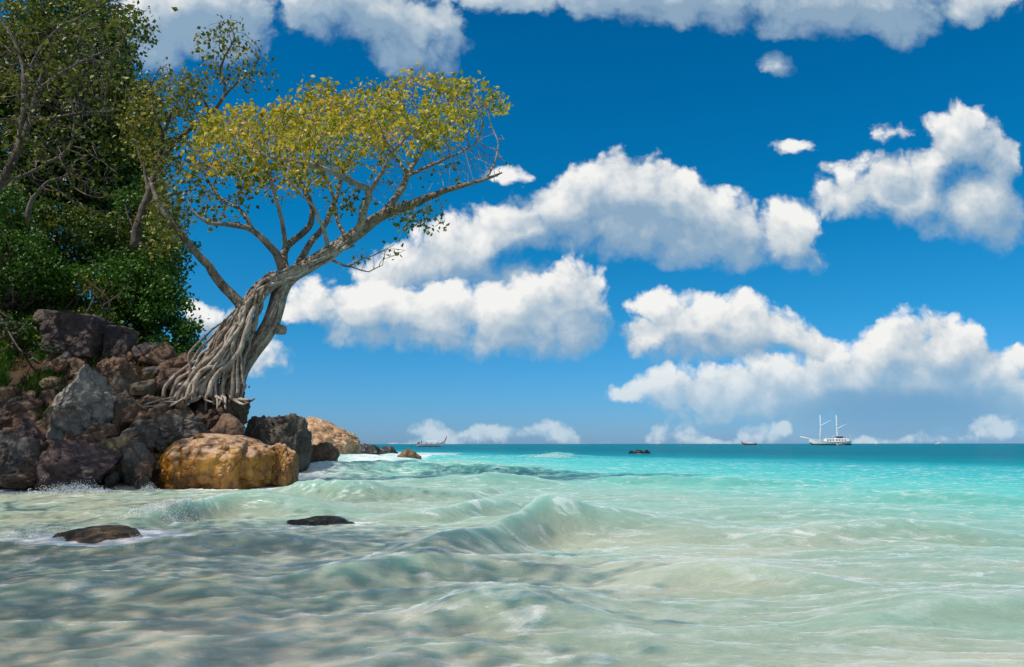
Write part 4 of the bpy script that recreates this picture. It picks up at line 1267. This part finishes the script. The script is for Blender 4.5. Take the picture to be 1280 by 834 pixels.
# bare grey thicket in front of the dark tree
grown_tree('bare_thicket_tree', 'tangled tree of bare grey branches at the upper left edge', 22.5,
    [([(-30, 262), (0, 232), (19, 200), (38, 158), (49, 116), (60, 80)], .15, .05),
     ([(19, 200), (26, 150), (28, 100), (20, 50), (-4, 18)], .09, .03),
     ([(38, 158), (70, 150), (104, 140), (140, 138)], .045, .015),
     ([(0, 232), (40, 214), (84, 188), (92, 160), (90, 130)], .06, .02),
     ([(49, 116), (80, 92), (112, 70), (150, 52)], .045, .015),
     ([(28, 100), (52, 60), (76, 30), (110, 14)], .04, .014)],
    [ell_points(70, 110, 92, 92, 22.5, 1.7, 1500, 41, -0.6), ell_points(40, 190, 70, 60, 22.5, 1.5, 600, 42, -0.6), ell_points(120, 60, 50, 60, 22.5, 1.2, 420, 43), ell_points(110, 215, 50, 30, 22.5, 1, 220, 44)],
    BARKG, [('sparse_leaves', LF_OLV, 2, 0.14, 0.14, thin(0.34, 2))], seed=7, tip=0.009, kill=.22, step=.18)
grown_tree('dead_bush', 'leafless twisted bush with pale branches in the hollow below the thicket', 24.0,
    [([(36, 275), (37, 256), (58, 231), (84, 220), (96, 200)], .08, .03),
     ([(58, 231), (80, 240), (110, 262), (138, 264)], .04, .012),
     ([(84, 220), (96, 236), (120, 246), (150, 240)], .03, .012)],
    [ell_points(110, 240, 44, 30, 24, .8, 130, 51, -0.5)], BARKG, [('sparse_leaves', LF_OLV, 1, .1, .12, thin(.12, 3))], seed=8, kill=.26, step=.18)
grown_tree('dead_bush', 'dry reddish twig bush left of the bright green shrub', 25.2,
    [([(128, 392), (132, 374), (140, 356)], .03, .012), ([(130, 384), (118, 366), (112, 352)], .02, .01), ([(131, 380), (148, 368), (156, 356)], .02, .01)],
    [ell_points(134, 364, 28, 18, 25.2, .5, 150, 52, -0.6)], bark_mat('dry_twig', (.10, .05, .03), (.22, .13, .08), (.3, .2, .13)), [('dry_leaves', LF_DRY, 1, .06, .08, thin(.4, 4))], seed=9, kill=.14, step=.1, infl=1.2, tip=.005)

# two big shore trees standing left of the frame; their crowns shade rocks and water
def shore_tree(label, base_, crown, seed, leaf=0.17, n=900, mat=None, extra=None, fol=3, airy=False):
    t = Tree(0.34, seed); b = np.array(base_, dtype=float); c = np.array(crown[:3]); r = np.array(crown[3:])
    t.add_limb([b, b * .6 + c * .4 + np.array([.4, .3, -.8]), c - np.array([0, 0, r[2] * .6])], .34, .16, .05, root=True)
    rs = np.random.RandomState(seed)
    v = rs.normal(size=(n, 3)); v /= np.linalg.norm(v, axis=1)[:, None]; v *= (rs.rand(n, 1) ** .62 * 1.18 if airy else rs.uniform(.35, 1, size=(n, 1)) ** .6)
    a = c + v * r
    a = a[fbm(a * .35, 2, seed) > -.35] if not airy else a
    if extra is not None: a = np.vstack([a, extra])
    t.grow(a, 5.0, 0.5, 70, jit=.25); t.radii(.010)
    root = empty('shore_tree', base_, label, 'tree')
    m = MB(); t.branches_mesh(m, thin=4); o = m.build('branches', BARKG, None, rnd=True); child_local(o, root)
    o = leaf_cloud('crown', t.leaf_points(.03, fol, .42 if airy else .26), leaf, mat or LF_OLV, None, seed + 4, .08); child_local(o, root)
over = np.vstack([ell_points(150, 14, 36, 26, 13.0, 1.0, 90, 71, -.6), ell_points(60, -6, 110, 22, 13.0, 1.0, 160, 72, -.6), ell_points(176, 6, 18, 12, 12.6, .4, 24, 73, -1)])
shore_tree('leafy tree whose twigs hang into the top left corner', (-13.5, 11.5, 0.2), (-13.2, 11.5, 9.2, 3.2, 3.2, 2.6), 81, .13, 520, LF_OLV, over)
shore_tree('wide tree left of the rock pile shading the boulders', (-21, 18, 3.2), (-18.2, 16.8, 11.4, 4.4, 4.2, 2.8), 82, .24, 1500, LF_DRK, None, 6)
shore_tree('spreading tree beside the near shallows on the left', (-13.0, 3.5, 0.2), (-10.2, 3.0, 9.2, 4.8, 5.0, 2.4), 83, .15, 3000, LF_DRK, None, 10, True)

# grass and small ground plants on the slope
rs = np.random.RandomState(91)
def blades(name, n, region, hmin, hmax, mat, seed):
    rs = np.random.RandomState(seed)
    x = rs.uniform(region[0], region[1], n * 4); y = rs.uniform(region[2], region[3], n * 4)
    k = fbm(xyz(x * .9, y * .9, 3.), 3, seed) > -0.15
    x, y = x[k][:n], y[k][:n]; n = len(x)
    z = ground_z(x, y) - .02
    h = rs.uniform(hmin, hmax, n); a = rs.uniform(0, 6.28, n); w = .012 + .012 * rs.rand(n)
    lx, ly = rs.normal(size=n) * h * .35, rs.normal(size=n) * h * .35 - .1 * h
    b0 = np.stack([x - np.cos(a) * w, y - np.sin(a) * w, z], 1); b1 = np.stack([x + np.cos(a) * w, y + np.sin(a) * w, z], 1)
    m0 = np.stack([x + lx * .4 - np.cos(a) * w * .8, y + ly * .4 - np.sin(a) * w * .8, z + h * .6], 1); m1 = np.stack([x + lx * .4 + np.cos(a) * w * .8, y + ly * .4 + np.sin(a) * w * .8, z + h * .6], 1)
    tp = np.stack([x + lx, y + ly, z + h * .95], 1)
    V = np.stack([b0, b1, m1, m0, tp], 1).reshape(-1, 3); i = np.arange(n)[:, None] * 5
    o = mesh_obj(name, V, [i + np.array([0, 1, 2, 3]), i + np.array([3, 2, 4])], mat, None, False, {'rnd': np.repeat(rs.rand(n), 5)})
    return o
tag(blades('grass', 42000, (-19, -12.2, 21.2, 27), .08, .32, LF_GRN, 92), 'green grass tufts growing on the slope at the left edge', 'grass', kind='stuff')
tag(blades('dry_grass', 9000, (-18, -9, 21.0, 26.5), .1, .32, LF_DRY, 93), 'dry brown grass and litter between the rocks', 'grass', kind='stuff')
# ground cover on the hill so that no bare soil shows behind
rs = np.random.RandomState(95)
x = rs.uniform(-34, -10.5, 60000); y = rs.uniform(24.5, 45, 60000)
k = (fbm(xyz(x * .6, y * .6, 1.), 3, 96) > -.25) & (-x - .36 * y > .3)
x, y = x[k], y[k]
o = leaf_cloud('ground_cover', np.stack([x, y, ground_z(x, y) + rs.rand(len(x)) * .5], 1), .17, LF_DRK, None, 97, .08)
tag(o, 'low dark leafy ground cover on the hill', 'plants', kind='stuff')

# ------------------------------------------------------------------ boats
M_WHITE = paint('white_hull_paint', (0.86, 0.86, 0.84), 0.4, .06)
M_GREEN = paint('green_hull_paint', (0.02, 0.16, 0.09), 0.4)
M_WOOD = paint('dark_boat_wood', (0.10, 0.055, 0.035), 0.6)
M_RED = paint('red_trim_paint', (0.40, 0.05, 0.035), 0.5)
M_DARK = paint('dark_glass', (0.015, 0.02, 0.025), 0.15)
M_METAL = paint('dark_metal', (0.06, 0.06, 0.065), 0.4)
M_CANVAS = paint('white_canvas', (0.72, 0.72, 0.70), 0.8)
M_SKIN = paint('skin', (0.30, 0.16, 0.10), 0.6)
M_HAIR = paint('black_hair', (0.012, 0.01, 0.01), 0.6)
M_SHORTS = paint('dark_shorts', (0.03, 0.035, 0.05), 0.8)
M_BLUE = paint('blue_shirt', (0.04, 0.25, 0.42), 0.8)
M_ROPE = paint('rope', (0.45, 0.42, 0.36), 0.9)
M_DECK = paint('varnished_deck', (0.28, 0.15, 0.07), 0.5)
M_ORANGE = paint('orange_cloth', (0.55, 0.16, 0.04), 0.8)

def loft(mb, stations, n=11, deck=True, z_to=None, z_from=None):
    """hull from stations (x, half width, keel z, sheer z); optional band between two heights"""
    rings = []
    for (x, w, zk, zs) in stations:
        ring = []
        for j in range(n):
            a = -1 + 2 * j / (n - 1)
            yy_ = w * math.copysign(abs(a) ** 0.55, a) if a else 0
            zz_ = zk + (zs - zk) * abs(a) ** 2.2
            if z_from is not None: zz_ = max(zz_, z_from)
            if z_to is not None: zz_ = min(zz_, z_to)
            ring.append((x, yy_, zz_))
        rings.append(ring)
    V = np.array(rings).reshape(-1, 3); k = len(stations)
    Qf = [(i * n + j, i * n + j + 1, (i + 1) * n + j + 1, (i + 1) * n + j) for i in range(k - 1) for j in range(n - 1)]
    mb.add(V, Qf)
    if deck:
        D = []
        for (x, w, zk, zs) in stations:
            zt = min(zs, z_to) if z_to is not None else zs
            D += [(x, -w * .96, zt - .05 * (z_to is None)), (x, w * .96, zt - .05 * (z_to is None))]
        mb.add(D, [(2 * i, 2 * i + 1, 2 * i + 3, 2 * i + 2) for i in range(k - 1)])
    # transoms
    for ring in (rings[0], rings[-1]):
        mb.add(ring, None, [(0, j, j + 1) for j in range(1, n - 1)])

def person(label, loc, rz, pose, shirt, parent=None, s=1.0, group=None):
    """one continuous skinned body; shirt, shorts and hair are children"""
    if pose == 'stand':
        J = {'pelvis': (0, 0, .95), 'chest': (0, 0, 1.32), 'neck': (0, 0, 1.50), 'head': (0, .02, 1.66), 'top': (0, .01, 1.76),
             'ls': (.19, 0, 1.42), 'le': (.36, .10, 1.20), 'lh': (.40, .34, 1.18), 'lf': (.40, .44, 1.17),
             'rs': (-.19, 0, 1.42), 're': (-.34, .05, 1.17), 'rh': (-.36, .20, .98), 'rf': (-.36, .26, .90),
             'lhip': (.10, 0, .90), 'lk': (.15, .03, .50), 'la': (.17, -.02, .09), 'lt': (.19, .16, .03),
             'rhip': (-.10, 0, .90), 'rk': (-.14, .05, .50), 'ra': (-.17, .0, .09), 'rt': (-.19, .18, .03)}
    else:
        J = {'pelvis': (0, 0, .48), 'chest': (0, .03, .84), 'neck': (0, .04, 1.02), 'head': (0, .06, 1.17), 'top': (0, .05, 1.27),
             'ls': (.19, .03, .94), 'le': (.26, .12, .70), 'lh': (.18, .34, .62), 'lf': (.15, .42, .60),
             'rs': (-.19, .03, .94), 're': (-.26, .12, .70), 'rh': (-.18, .34, .62), 'rf': (-.15, .42, .60),
             'lhip': (.10, .04, .46), 'lk': (.14, .44, .48), 'la': (.14, .46, .09), 'lt': (.14, .62, .03),
             'rhip': (-.10, .04, .46), 'rk': (-.14, .44, .48), 'ra': (-.14, .46, .09), 'rt': (-.14, .62, .03)}
    Rr = {'pelvis': .13, 'chest': .15, 'neck': .055, 'head': .095, 'top': .07, 's': .065, 'e': .045, 'h': .032, 'f': .03, 'hip': .09, 'k': .06, 'a': .04, 't': .04}
    E = [('pelvis', 'chest'), ('chest', 'neck'), ('neck', 'head'), ('head', 'top')]
    for q in 'lr': E += [('chest', q + 's'), (q + 's', q + 'e'), (q + 'e', q + 'h'), (q + 'h', q + 'f'), ('pelvis', q + 'hip'), (q + 'hip', q + 'k'), (q + 'k', q + 'a'), (q + 'a', q + 't')]
    def skin(name, names, edges, mat, grow, par):
        me = bpy.data.meshes.new(name); ix = {n_: i for i, n_ in enumerate(names)}
        me.from_pydata([tuple(c * s for c in J[n_]) for n_ in names], [(ix[a], ix[b]) for a, b in edges], [])
        me.materials.append(mat)
        o = bpy.data.objects.new(name, me); COL.objects.link(o)
        md = o.modifiers.new('skin', 'SKIN'); md.use_smooth_shade = True
        if not me.skin_vertices: me.attributes  # layer is created with the modifier
        bm = bmesh.new(); bm.from_mesh(me); lay = bm.verts.layers.skin.verify()
        bm.verts.ensure_lookup_table()
        for n_, i in ix.items():
            r = (Rr.get(n_) or Rr.get(n_[1:])) * s * grow
            bm.verts[i][lay].radius = (r, r * (.75 if n_ in ('chest', 'pelvis') else 1))
            bm.verts[i][lay].use_root = (i == 0)
        bm.to_mesh(me); bm.free()
        o.modifiers.new('sub', 'SUBSURF').levels = 1
        o.modifiers['sub'].render_levels = 1
        if par: o.parent = par
        return o
    body = skin('person', list(J), E, M_SKIN, 1.0, parent)
    body.location = loc; body.rotation_euler = (0, 0, rz)
    tag(body, label, 'person', group)
    sn = ['pelvis', 'chest', 'ls', 'le', 'rs', 're']
    skin('shirt', sn, [('pelvis', 'chest'), ('chest', 'ls'), ('ls', 'le'), ('chest', 'rs'), ('rs', 're')], shirt, 1.14, body)
    sn = ['pelvis', 'lhip', 'lk', 'rhip', 'rk']
    skin('shorts', sn, [('pelvis', 'lhip'), ('lhip', 'lk'), ('pelvis', 'rhip'), ('rhip', 'rk')], M_SHORTS, 1.16, body)
    V, Fc = ICO[3]
    h = np.array(J['head']) * s + np.array([0, -.015, .04]) * s
    k = V[:, 2] * .5 + -V[:, 1] * .5 > -.25
    VV = V * np.array([.105, .115, .115]) * s
    VV[~k] *= .8
    mesh_obj('hair', VV + h, [Fc], M_HAIR, body)
    return body

def longtail(name, label, loc, rz, L=12.5, full=True, hullm=None, group=None):
    """wooden longtail boat, bow towards +x"""
    root = empty(name, loc, label, 'boat', group, rz)
    k = L / 12.5
    st = [(-5.2, .55, -.15, .75), (-4.6, .75, -.25, .72), (-3.0, .95, -.3, .68), (-1.0, 1.05, -.3, .68), (1.0, 1.0, -.3, .74), (3.0, .8, -.22, .95), (4.4, .5, .02, 1.35), (5.4, .25, .55, 1.95), (6.0, .12, 1.15, 2.6)]
    st = [(a * k, b * k, c * k, d * k) for a, b, c, d in st]
    m = MB(); loft(m, st); m.build('hull', hullm or M_WHITE, root)
    m = MB()
    for sd in (-1, 1): m.tube([(a, sd * b * 1.01, d) for a, b, c, d in st], .07 * k, 6)
    m.build('gunwale', M_RED, root)
    m = MB()
    m.tube([(5.7 * k, 0, 2.0 * k), (6.15 * k, 0, 2.9 * k), (6.45 * k, 0, 4.0 * k)], [.2 * k, .17 * k, .11 * k], 6); m.build('prow_post', M_WOOD, root)
    m = MB()
    m.tube([(6.08 * k, 0, 2.75 * k), (6.3 * k, 0, 3.45 * k)], [.26 * k, .2 * k], 8); m.build('prow_ribbon', M_ORANGE, root)
    m = MB()
    st2 = [(a, b * 1.02, c - .02, min(d, .22 * k)) for a, b, c, d in st[:7]]
    loft(m, [(a, b * .99, c - .03, max(c + .05, .18 * k)) for a, b, c, d in st[:7]], deck=False); m.build('keel_band', M_WOOD, root)
    # canopy on posts
    m = MB()
    n = 9
    xs = np.linspace(-1.6, 3.1, 12) * k
    Vc = [(x, 1.05 * k * math.sin(a), (1.75 + .33 * math.cos(a) - .02 * (x / k) ** 2 * .3) * k) for x in xs for a in np.linspace(-1.2, 1.2, n)]
    Vc2 = [(x, y_, z_ + .05) for x, y_, z_ in Vc]
    qs = [(i * n + j, i * n + j + 1, (i + 1) * n + j + 1, (i + 1) * n + j) for i in range(11) for j in range(n - 1)]
    m.add(Vc, qs); m.add(Vc2, qs); m.build('canopy', M_CANVAS, root)
    for x in (-1.5, 0.7, 2.9):
        for sd in (-1, 1):
            m = MB(); m.tube([(x * k, sd * .93 * k, .65 * k), (x * k, sd * .93 * k, 1.9 * k)], .04 * k, 6); m.build('canopy_post', M_WOOD, root)
    for x in (-2.6, -1.0, .6, 2.2):
        m = MB(); m.box((x * k - .15, -.85 * k, .38 * k), (x * k + .15, .85 * k, .48 * k)); m.build('bench', M_WOOD, root)
    # engine with its long shaft
    m = MB(); m.box((-5.0 * k, -.28 * k, 1.0 * k), (-4.2 * k, .28 * k, 1.55 * k)); m.tube([(-4.6 * k, 0, .7 * k), (-4.6 * k, 0, 1.1 * k)], .1 * k, 8)
    m.tube([(-4.5 * k, .2 * k, 1.5 * k), (-4.3 * k, .2 * k, 1.95 * k)], .12 * k, 8)
    e = m.build('engine', M_METAL, root)
    m = MB(); m.tube([(-5.0 * k, 0, 1.15 * k), (-8.2 * k, 0, -.25 * k)], .06 * k, 6)
    sh = m.build('propeller_shaft', M_METAL, root)
    m = MB(); m.tube([(-4.3 * k, 0, 1.35 * k), (-3.4 * k, .1 * k, 1.75 * k), (-3.0 * k, .1 * k, 1.8 * k)], .04 * k, 5); m.build('tiller', M_METAL, root)
    return root
# near longtail boat
ld = 345.0
lp_ = P(536, 555.9, ld)
LB = Vector((lp_.x, ld, 0.0))
longtail('longtail_boat', 'white longtail boat with raised prow and canopy heading right, left on the horizon', (LB.x + .6, LB.y, .12), 0.0, 13.6)
person('person in a pale blue shirt standing at the stern of the longtail boat', (LB.x - 3.2, LB.y, .62), math.radians(-70), 'stand', M_BLUE, s=1.15)
for i, (dx, sh, lb) in enumerate([(-2.0, M_RED, 'person in a red top sitting behind the canopy of the longtail boat'), (-1.0, M_SHORTS, 'person in dark clothes sitting under the rear of the canopy'),
                                  (0.2, M_SHORTS, 'person in dark clothes sitting under the middle of the canopy'), (2.8, M_WHITE, 'person in a white top sitting near the bow of the longtail boat')]):
    person(lb, (LB.x + .6 + dx, LB.y - .35, .12 + .38), math.radians(-90), 'sit', sh, s=.95)

# two-masted schooner
YD = 550.0
yl = P(1012, 555.5, YD)
s_ = YD / F
ya = empty('schooner', (P(1036, 555, YD).x, YD, -.15), 'white two-masted schooner with green lower hull and long bowsprit on the horizon', 'sailing ship', rz=math.pi)
def Y(px, py): return (-(px - 1036) * s_, (556.6 - py) * s_)       # photo pixel to the ship's own length and height; bow towards +x
st = [(-14.6, 2.5, .3, 3.1), (-13, 3.1, -.6, 2.9), (-8, 3.5, -1.4, 2.6), (-2, 3.6, -1.5, 2.5), (4, 3.2, -1.4, 2.7), (8, 2.3, -1.1, 3.1), (11, 1.2, -.2, 3.7), (13.4, .25, 2.0, 4.3)]
m = MB(); loft(m, st, 15); m.build('hull', M_WHITE, ya)
m = MB(); loft(m, [(a, b * 1.012 + .02, c - .03, min(d, max(1.15, c + .2)) ) for a, b, c, d in st], 15, deck=False); m.build('lower_hull', M_GREEN, ya)
m = MB()
for sd in (-1, 1): m.tube([(a, sd * b, d + .05) for a, b, c, d in st], .12, 6)
m.build('gunwale', M_WHITE, ya)
m = MB()
for sd in (-1, 1):
    m.tube([(a, sd * b, d + .85) for a, b, c, d in st[:-1]], .05, 5)
    for a, b, c, d in st[:-1]: m.tube([(a, sd * b, d), (a, sd * b, d + .85)], .04, 5)
m.build('railing', M_WHITE, ya)
m = MB(); m.tube([(10.5, 0, 3.6), (13.4, 0, 4.5), (19.4, 0, 6.0)], [.35, .42, .2], 8); m.build('bowsprit', M_WHITE, ya)
# deckhouse with windows
m = MB()
def bevel_house(m, x0, x1, w, z0, z1, r=.25):
    zs = [z0, z1 - r, z1]
    V = []
    for z, k in ((z0, 0), (z1 - r, 0), (z1, r)):
        V += [(x0 + k, -w + k, z), (x1 - k, -w + k, z), (x1 - k, w - k, z), (x0 + k, w - k, z)]
    Qf = [(i * 4 + j, i * 4 + (j + 1) % 4, (i + 1) * 4 + (j + 1) % 4, (i + 1) * 4 + j) for i in range(2) for j in range(4)] + [(8, 9, 10, 11)]
    m.add(V, Qf)
bevel_house(m, -13.0, 2.6, 2.5, 2.4, 4.6)
dh = m.build('deckhouse', M_WHITE, ya, smooth=False)
for x in (1.4, -.4, -2.2, -4.6, -6.4, -8.4, -10.4):
    for sd in (-1, 1):
        m = MB(); m.box((x - .55, sd * 2.5 - .04, 3.15), (x + .55, sd * 2.5 + .04, 4.0)); m.build('window', M_DARK, dh, smooth=False)
m = MB(); bevel_house(m, -9.6, -4.4, 2.0, 4.6, 6.2, .2); wh = m.build('wheelhouse', M_WHITE, ya, smooth=False)
for sd in (-1, 1):
    m = MB(); m.box((-9.2, sd * 2.0 - .04, 5.1), (-4.8, sd * 2.0 + .04, 5.85)); m.build('window', M_DARK, wh, smooth=False)
m = MB(); m.box((-14.4, -2.7, 6.3), (-3.6, 2.7, 6.48)); m.build('awning', M_CANVAS, ya, smooth=False)
for x in (-14.2, -11.8):
    for sd in (-1, 1):
        m = MB(); m.tube([(x, sd * 2.5, 3.0), (x, sd * 2.5, 6.3)], .07, 6); m.build('awning_post', M_WHITE, ya)
m = MB(); m.box((-3.4, -2.3, 5.6), (3.0, 2.3, 5.7)); 
for x in (-3.2, 2.8):
    for sd in (-1, 1): m.tube([(x, sd * 2.2, 4.5), (x, sd * 2.2, 5.6)], .05, 5)
m.build('sun_deck_frame', M_WHITE, ya, smooth=False)
mx1, mz = Y(1027, 519); mx2, _ = Y(1047, 519)
for (mx, gx0, gy0, gx1_, gy1_) in ((mx1, 1027, 532.5, 1041, 525), (mx2, 1047.5, 536, 1060, 530)):
    m = MB(); m.tube([(mx + .9 if mx > 0 else mx, 0, 2.6), (mx + .4 if mx > 0 else mx, 0, 9), (mx, 0, 14), (mx, 0, mz)], [.42, .34, .28, .16], 8)
    ms_ = m.build('mast', M_WHITE, ya)
    m = MB(); m.tube([(mx, 0, 13.2), (mx, 0, 13.9)], .55, 8); m.build('crosstrees', M_WHITE, ms_)
    a, b = Y(gx0, gy0); c_, d_ = Y(gx1_, gy1_)
    m = MB(); m.tube([(a, 0, b), (c_, 0, d_)], [.24, .15], 7); m.build('gaff', M_WHITE, ya)
    m = MB()
    for sd in (-1, 1):
        for k in (-1.2, .3): m.tube([(mx + k, sd * 3.0, 2.8), (mx, sd * .1, 15.0)], .035, 4)
    m.tube([(c_, 0, d_), (mx, 0, mz - .6)], .03, 4)
    m.build('shrouds', M_ROPE, ya)
m = MB(); m.tube([(19.2, 0, 5.9), (mx1, 0, mz - .5)], .03, 4); m.tube([(mx1, 0, mz - .5), (mx2, 0, mz - .5)], .03, 4); m.tube([(mx2, 0, mz - .5), (-14.4, 0, 3.2)], .03, 4)
m.build('rigging', M_ROPE, ya)
m = MB(); m.tube([(-14.3, 0, 3.1), (-14.6, 0, 7.4)], .05, 5); m.build('flagstaff', M_WHITE, ya)
yx = P(1036, 555, YD).x
longtail('longtail_boat', 'small wooden longtail boat moored alongside the schooner', (P(1047, 555, YD).x, YD - 5.2, .05), math.pi, 6.6, hullm=M_WHITE)
for dx, shm, lb in ((-1.7, M_BLUE, 'person in a blue shirt sitting in the small boat beside the schooner, nearest its bow'), (.3, M_ORANGE, 'person in an orange shirt sitting in the small boat beside the schooner'), (1.6, M_RED, 'person in a red shirt sitting in the small boat beside the schooner')):
    person(lb, (P(1047, 555, YD).x + dx, YD - 5.4, .3), math.pi, 'sit', shm, s=1.0)
# distant reddish boat
longtail('longtail_boat', 'low distant reddish longtail boat between the clouds and sea, left of the schooner', (P(937, 555, 640).x, 640, .05), math.pi, 13.0, hullm=M_RED)
for dx, shm, lb in ((-2.6, M_ORANGE, 'person in an orange shirt sitting in the left part of the distant reddish boat'), (3.4, M_SHORTS, 'person in dark clothes sitting at the right end of the distant reddish boat')):
    person(lb, (P(937, 555, 640).x + dx, 640, .4), math.pi, 'sit', shm, s=1.0)
# white speedboats on the horizon
def speedboat(label, px, d, L=8.0, rz=0.0):
    root = empty('speedboat', (P(px, 555, d).x, d, .1), label, 'boat', 'small white motor boats on the horizon', rz)
    k = L / 8
    st = [(-4, 1.2, -.2, 1.0), (-2, 1.35, -.3, 1.0), (1, 1.3, -.3, 1.15), (3, .8, -.1, 1.4), (4.2, .1, .7, 1.6)]
    m = MB(); loft(m, [(a * k, b * k, c * k, d_ * k) for a, b, c, d_ in st]); m.build('hull', M_WHITE, root)
    m = MB(); bevel_house(m, -1.6 * k, 1.6 * k, .95 * k, 1.0 * k, 2.3 * k, .2); cb = m.build('cabin', M_WHITE, root, smooth=False)
    m = MB(); m.box((-1.2 * k, -.97 * k, 1.5 * k), (1.2 * k, .97 * k, 1.95 * k)); m.build('window', M_DARK, cb, smooth=False)
speedboat('tiny white motor boat on the horizon just above the offshore reef', 824, 1100, 9)
speedboat('tiny white motor boat on the horizon, first one right of the schooner', 1097, 1150, 9, math.pi)
speedboat('tiny white motor boat on the horizon, farthest right of all boats', 1174, 1250, 10)
speedboat('tiny white motor boat on the horizon left of the reddish longtail boat', 890, 1350, 10, math.pi)

# ------------------------------------------------------------------ spray thrown up at the rocks
m_foam, N, out = new_mat('sea_foam')
principled(N, out, (0.84, 0.87, 0.87), 0.6, None, 0.3)
def spray(name, label, px, d, width, height, n, seed, size=.014):
    rs = np.random.RandomState(seed)
    V0, F0 = ICO[3] if False else _ico(1)
    c = P(px, 600, d)
    x = c.x + rs.normal(size=n) * width * .5; y = d + rs.normal(size=n) * width * .28
    hmax = height * np.exp(-((x - c.x) / (width * .6)) ** 2) * (0.65 + 0.35 * fbm(xyz(x * 6, y * 0, 1.0), 2, seed))
    z = sea_height(x, y) - .02 + np.clip(hmax, 0, None) * rs.rand(n) ** 2.1
    r = size * .34 * rs.uniform(.25, 1.0, n) ** 1.3 * (1.8 - 1.2 * np.clip((z - sea_height(x, y)) / max(height, .01), 0, 1))
    V = (V0[None] * r[:, None, None] * np.array([1.2, 1, .8]) + np.stack([x, y, z], 1)[:, None]).reshape(-1, 3)
    Fc = (F0[None] + (np.arange(n) * len(V0))[:, None, None]).reshape(-1, 3)
    tag(mesh_obj(name, V, [Fc], m_foam, None, True), label, 'spray', kind='stuff')
spray('sea_spray', 'white splash at the foot of the maroon rock wedge', 90, 18.3, 1.1, .42, 5200, 1, .022)
spray('sea_spray', 'small splash left of the golden boulder', 188, 19.2, .35, .28, 1100, 2, .02)
spray('sea_spray', 'broken crest splash in the shallows left of the sunken rock', 206, 12.0, .75, .16, 4200, 3, .015)
spray('sea_spray', 'white water behind the left end of the rock awash', 40, 9.9, .8, .14, 4200, 4, .012)
spray('sea_spray', 'white water at the right end of the rock awash', 186, 9.4, .35, .08, 1500, 5, .010)
spray('sea_spray', 'surf splash below the tip of the tan boulder', 430, 33.0, 1.2, .35, 2600, 6, .035)
spray('sea_spray', 'breaking crest far out in front of the horizon', 690, 64.0, 2.0, .5, 5200, 7, .03)
spray('sea_spray', 'foam at the right end of the golden boulder', 372, 20.0, .5, .10, 1500, 8, .016)
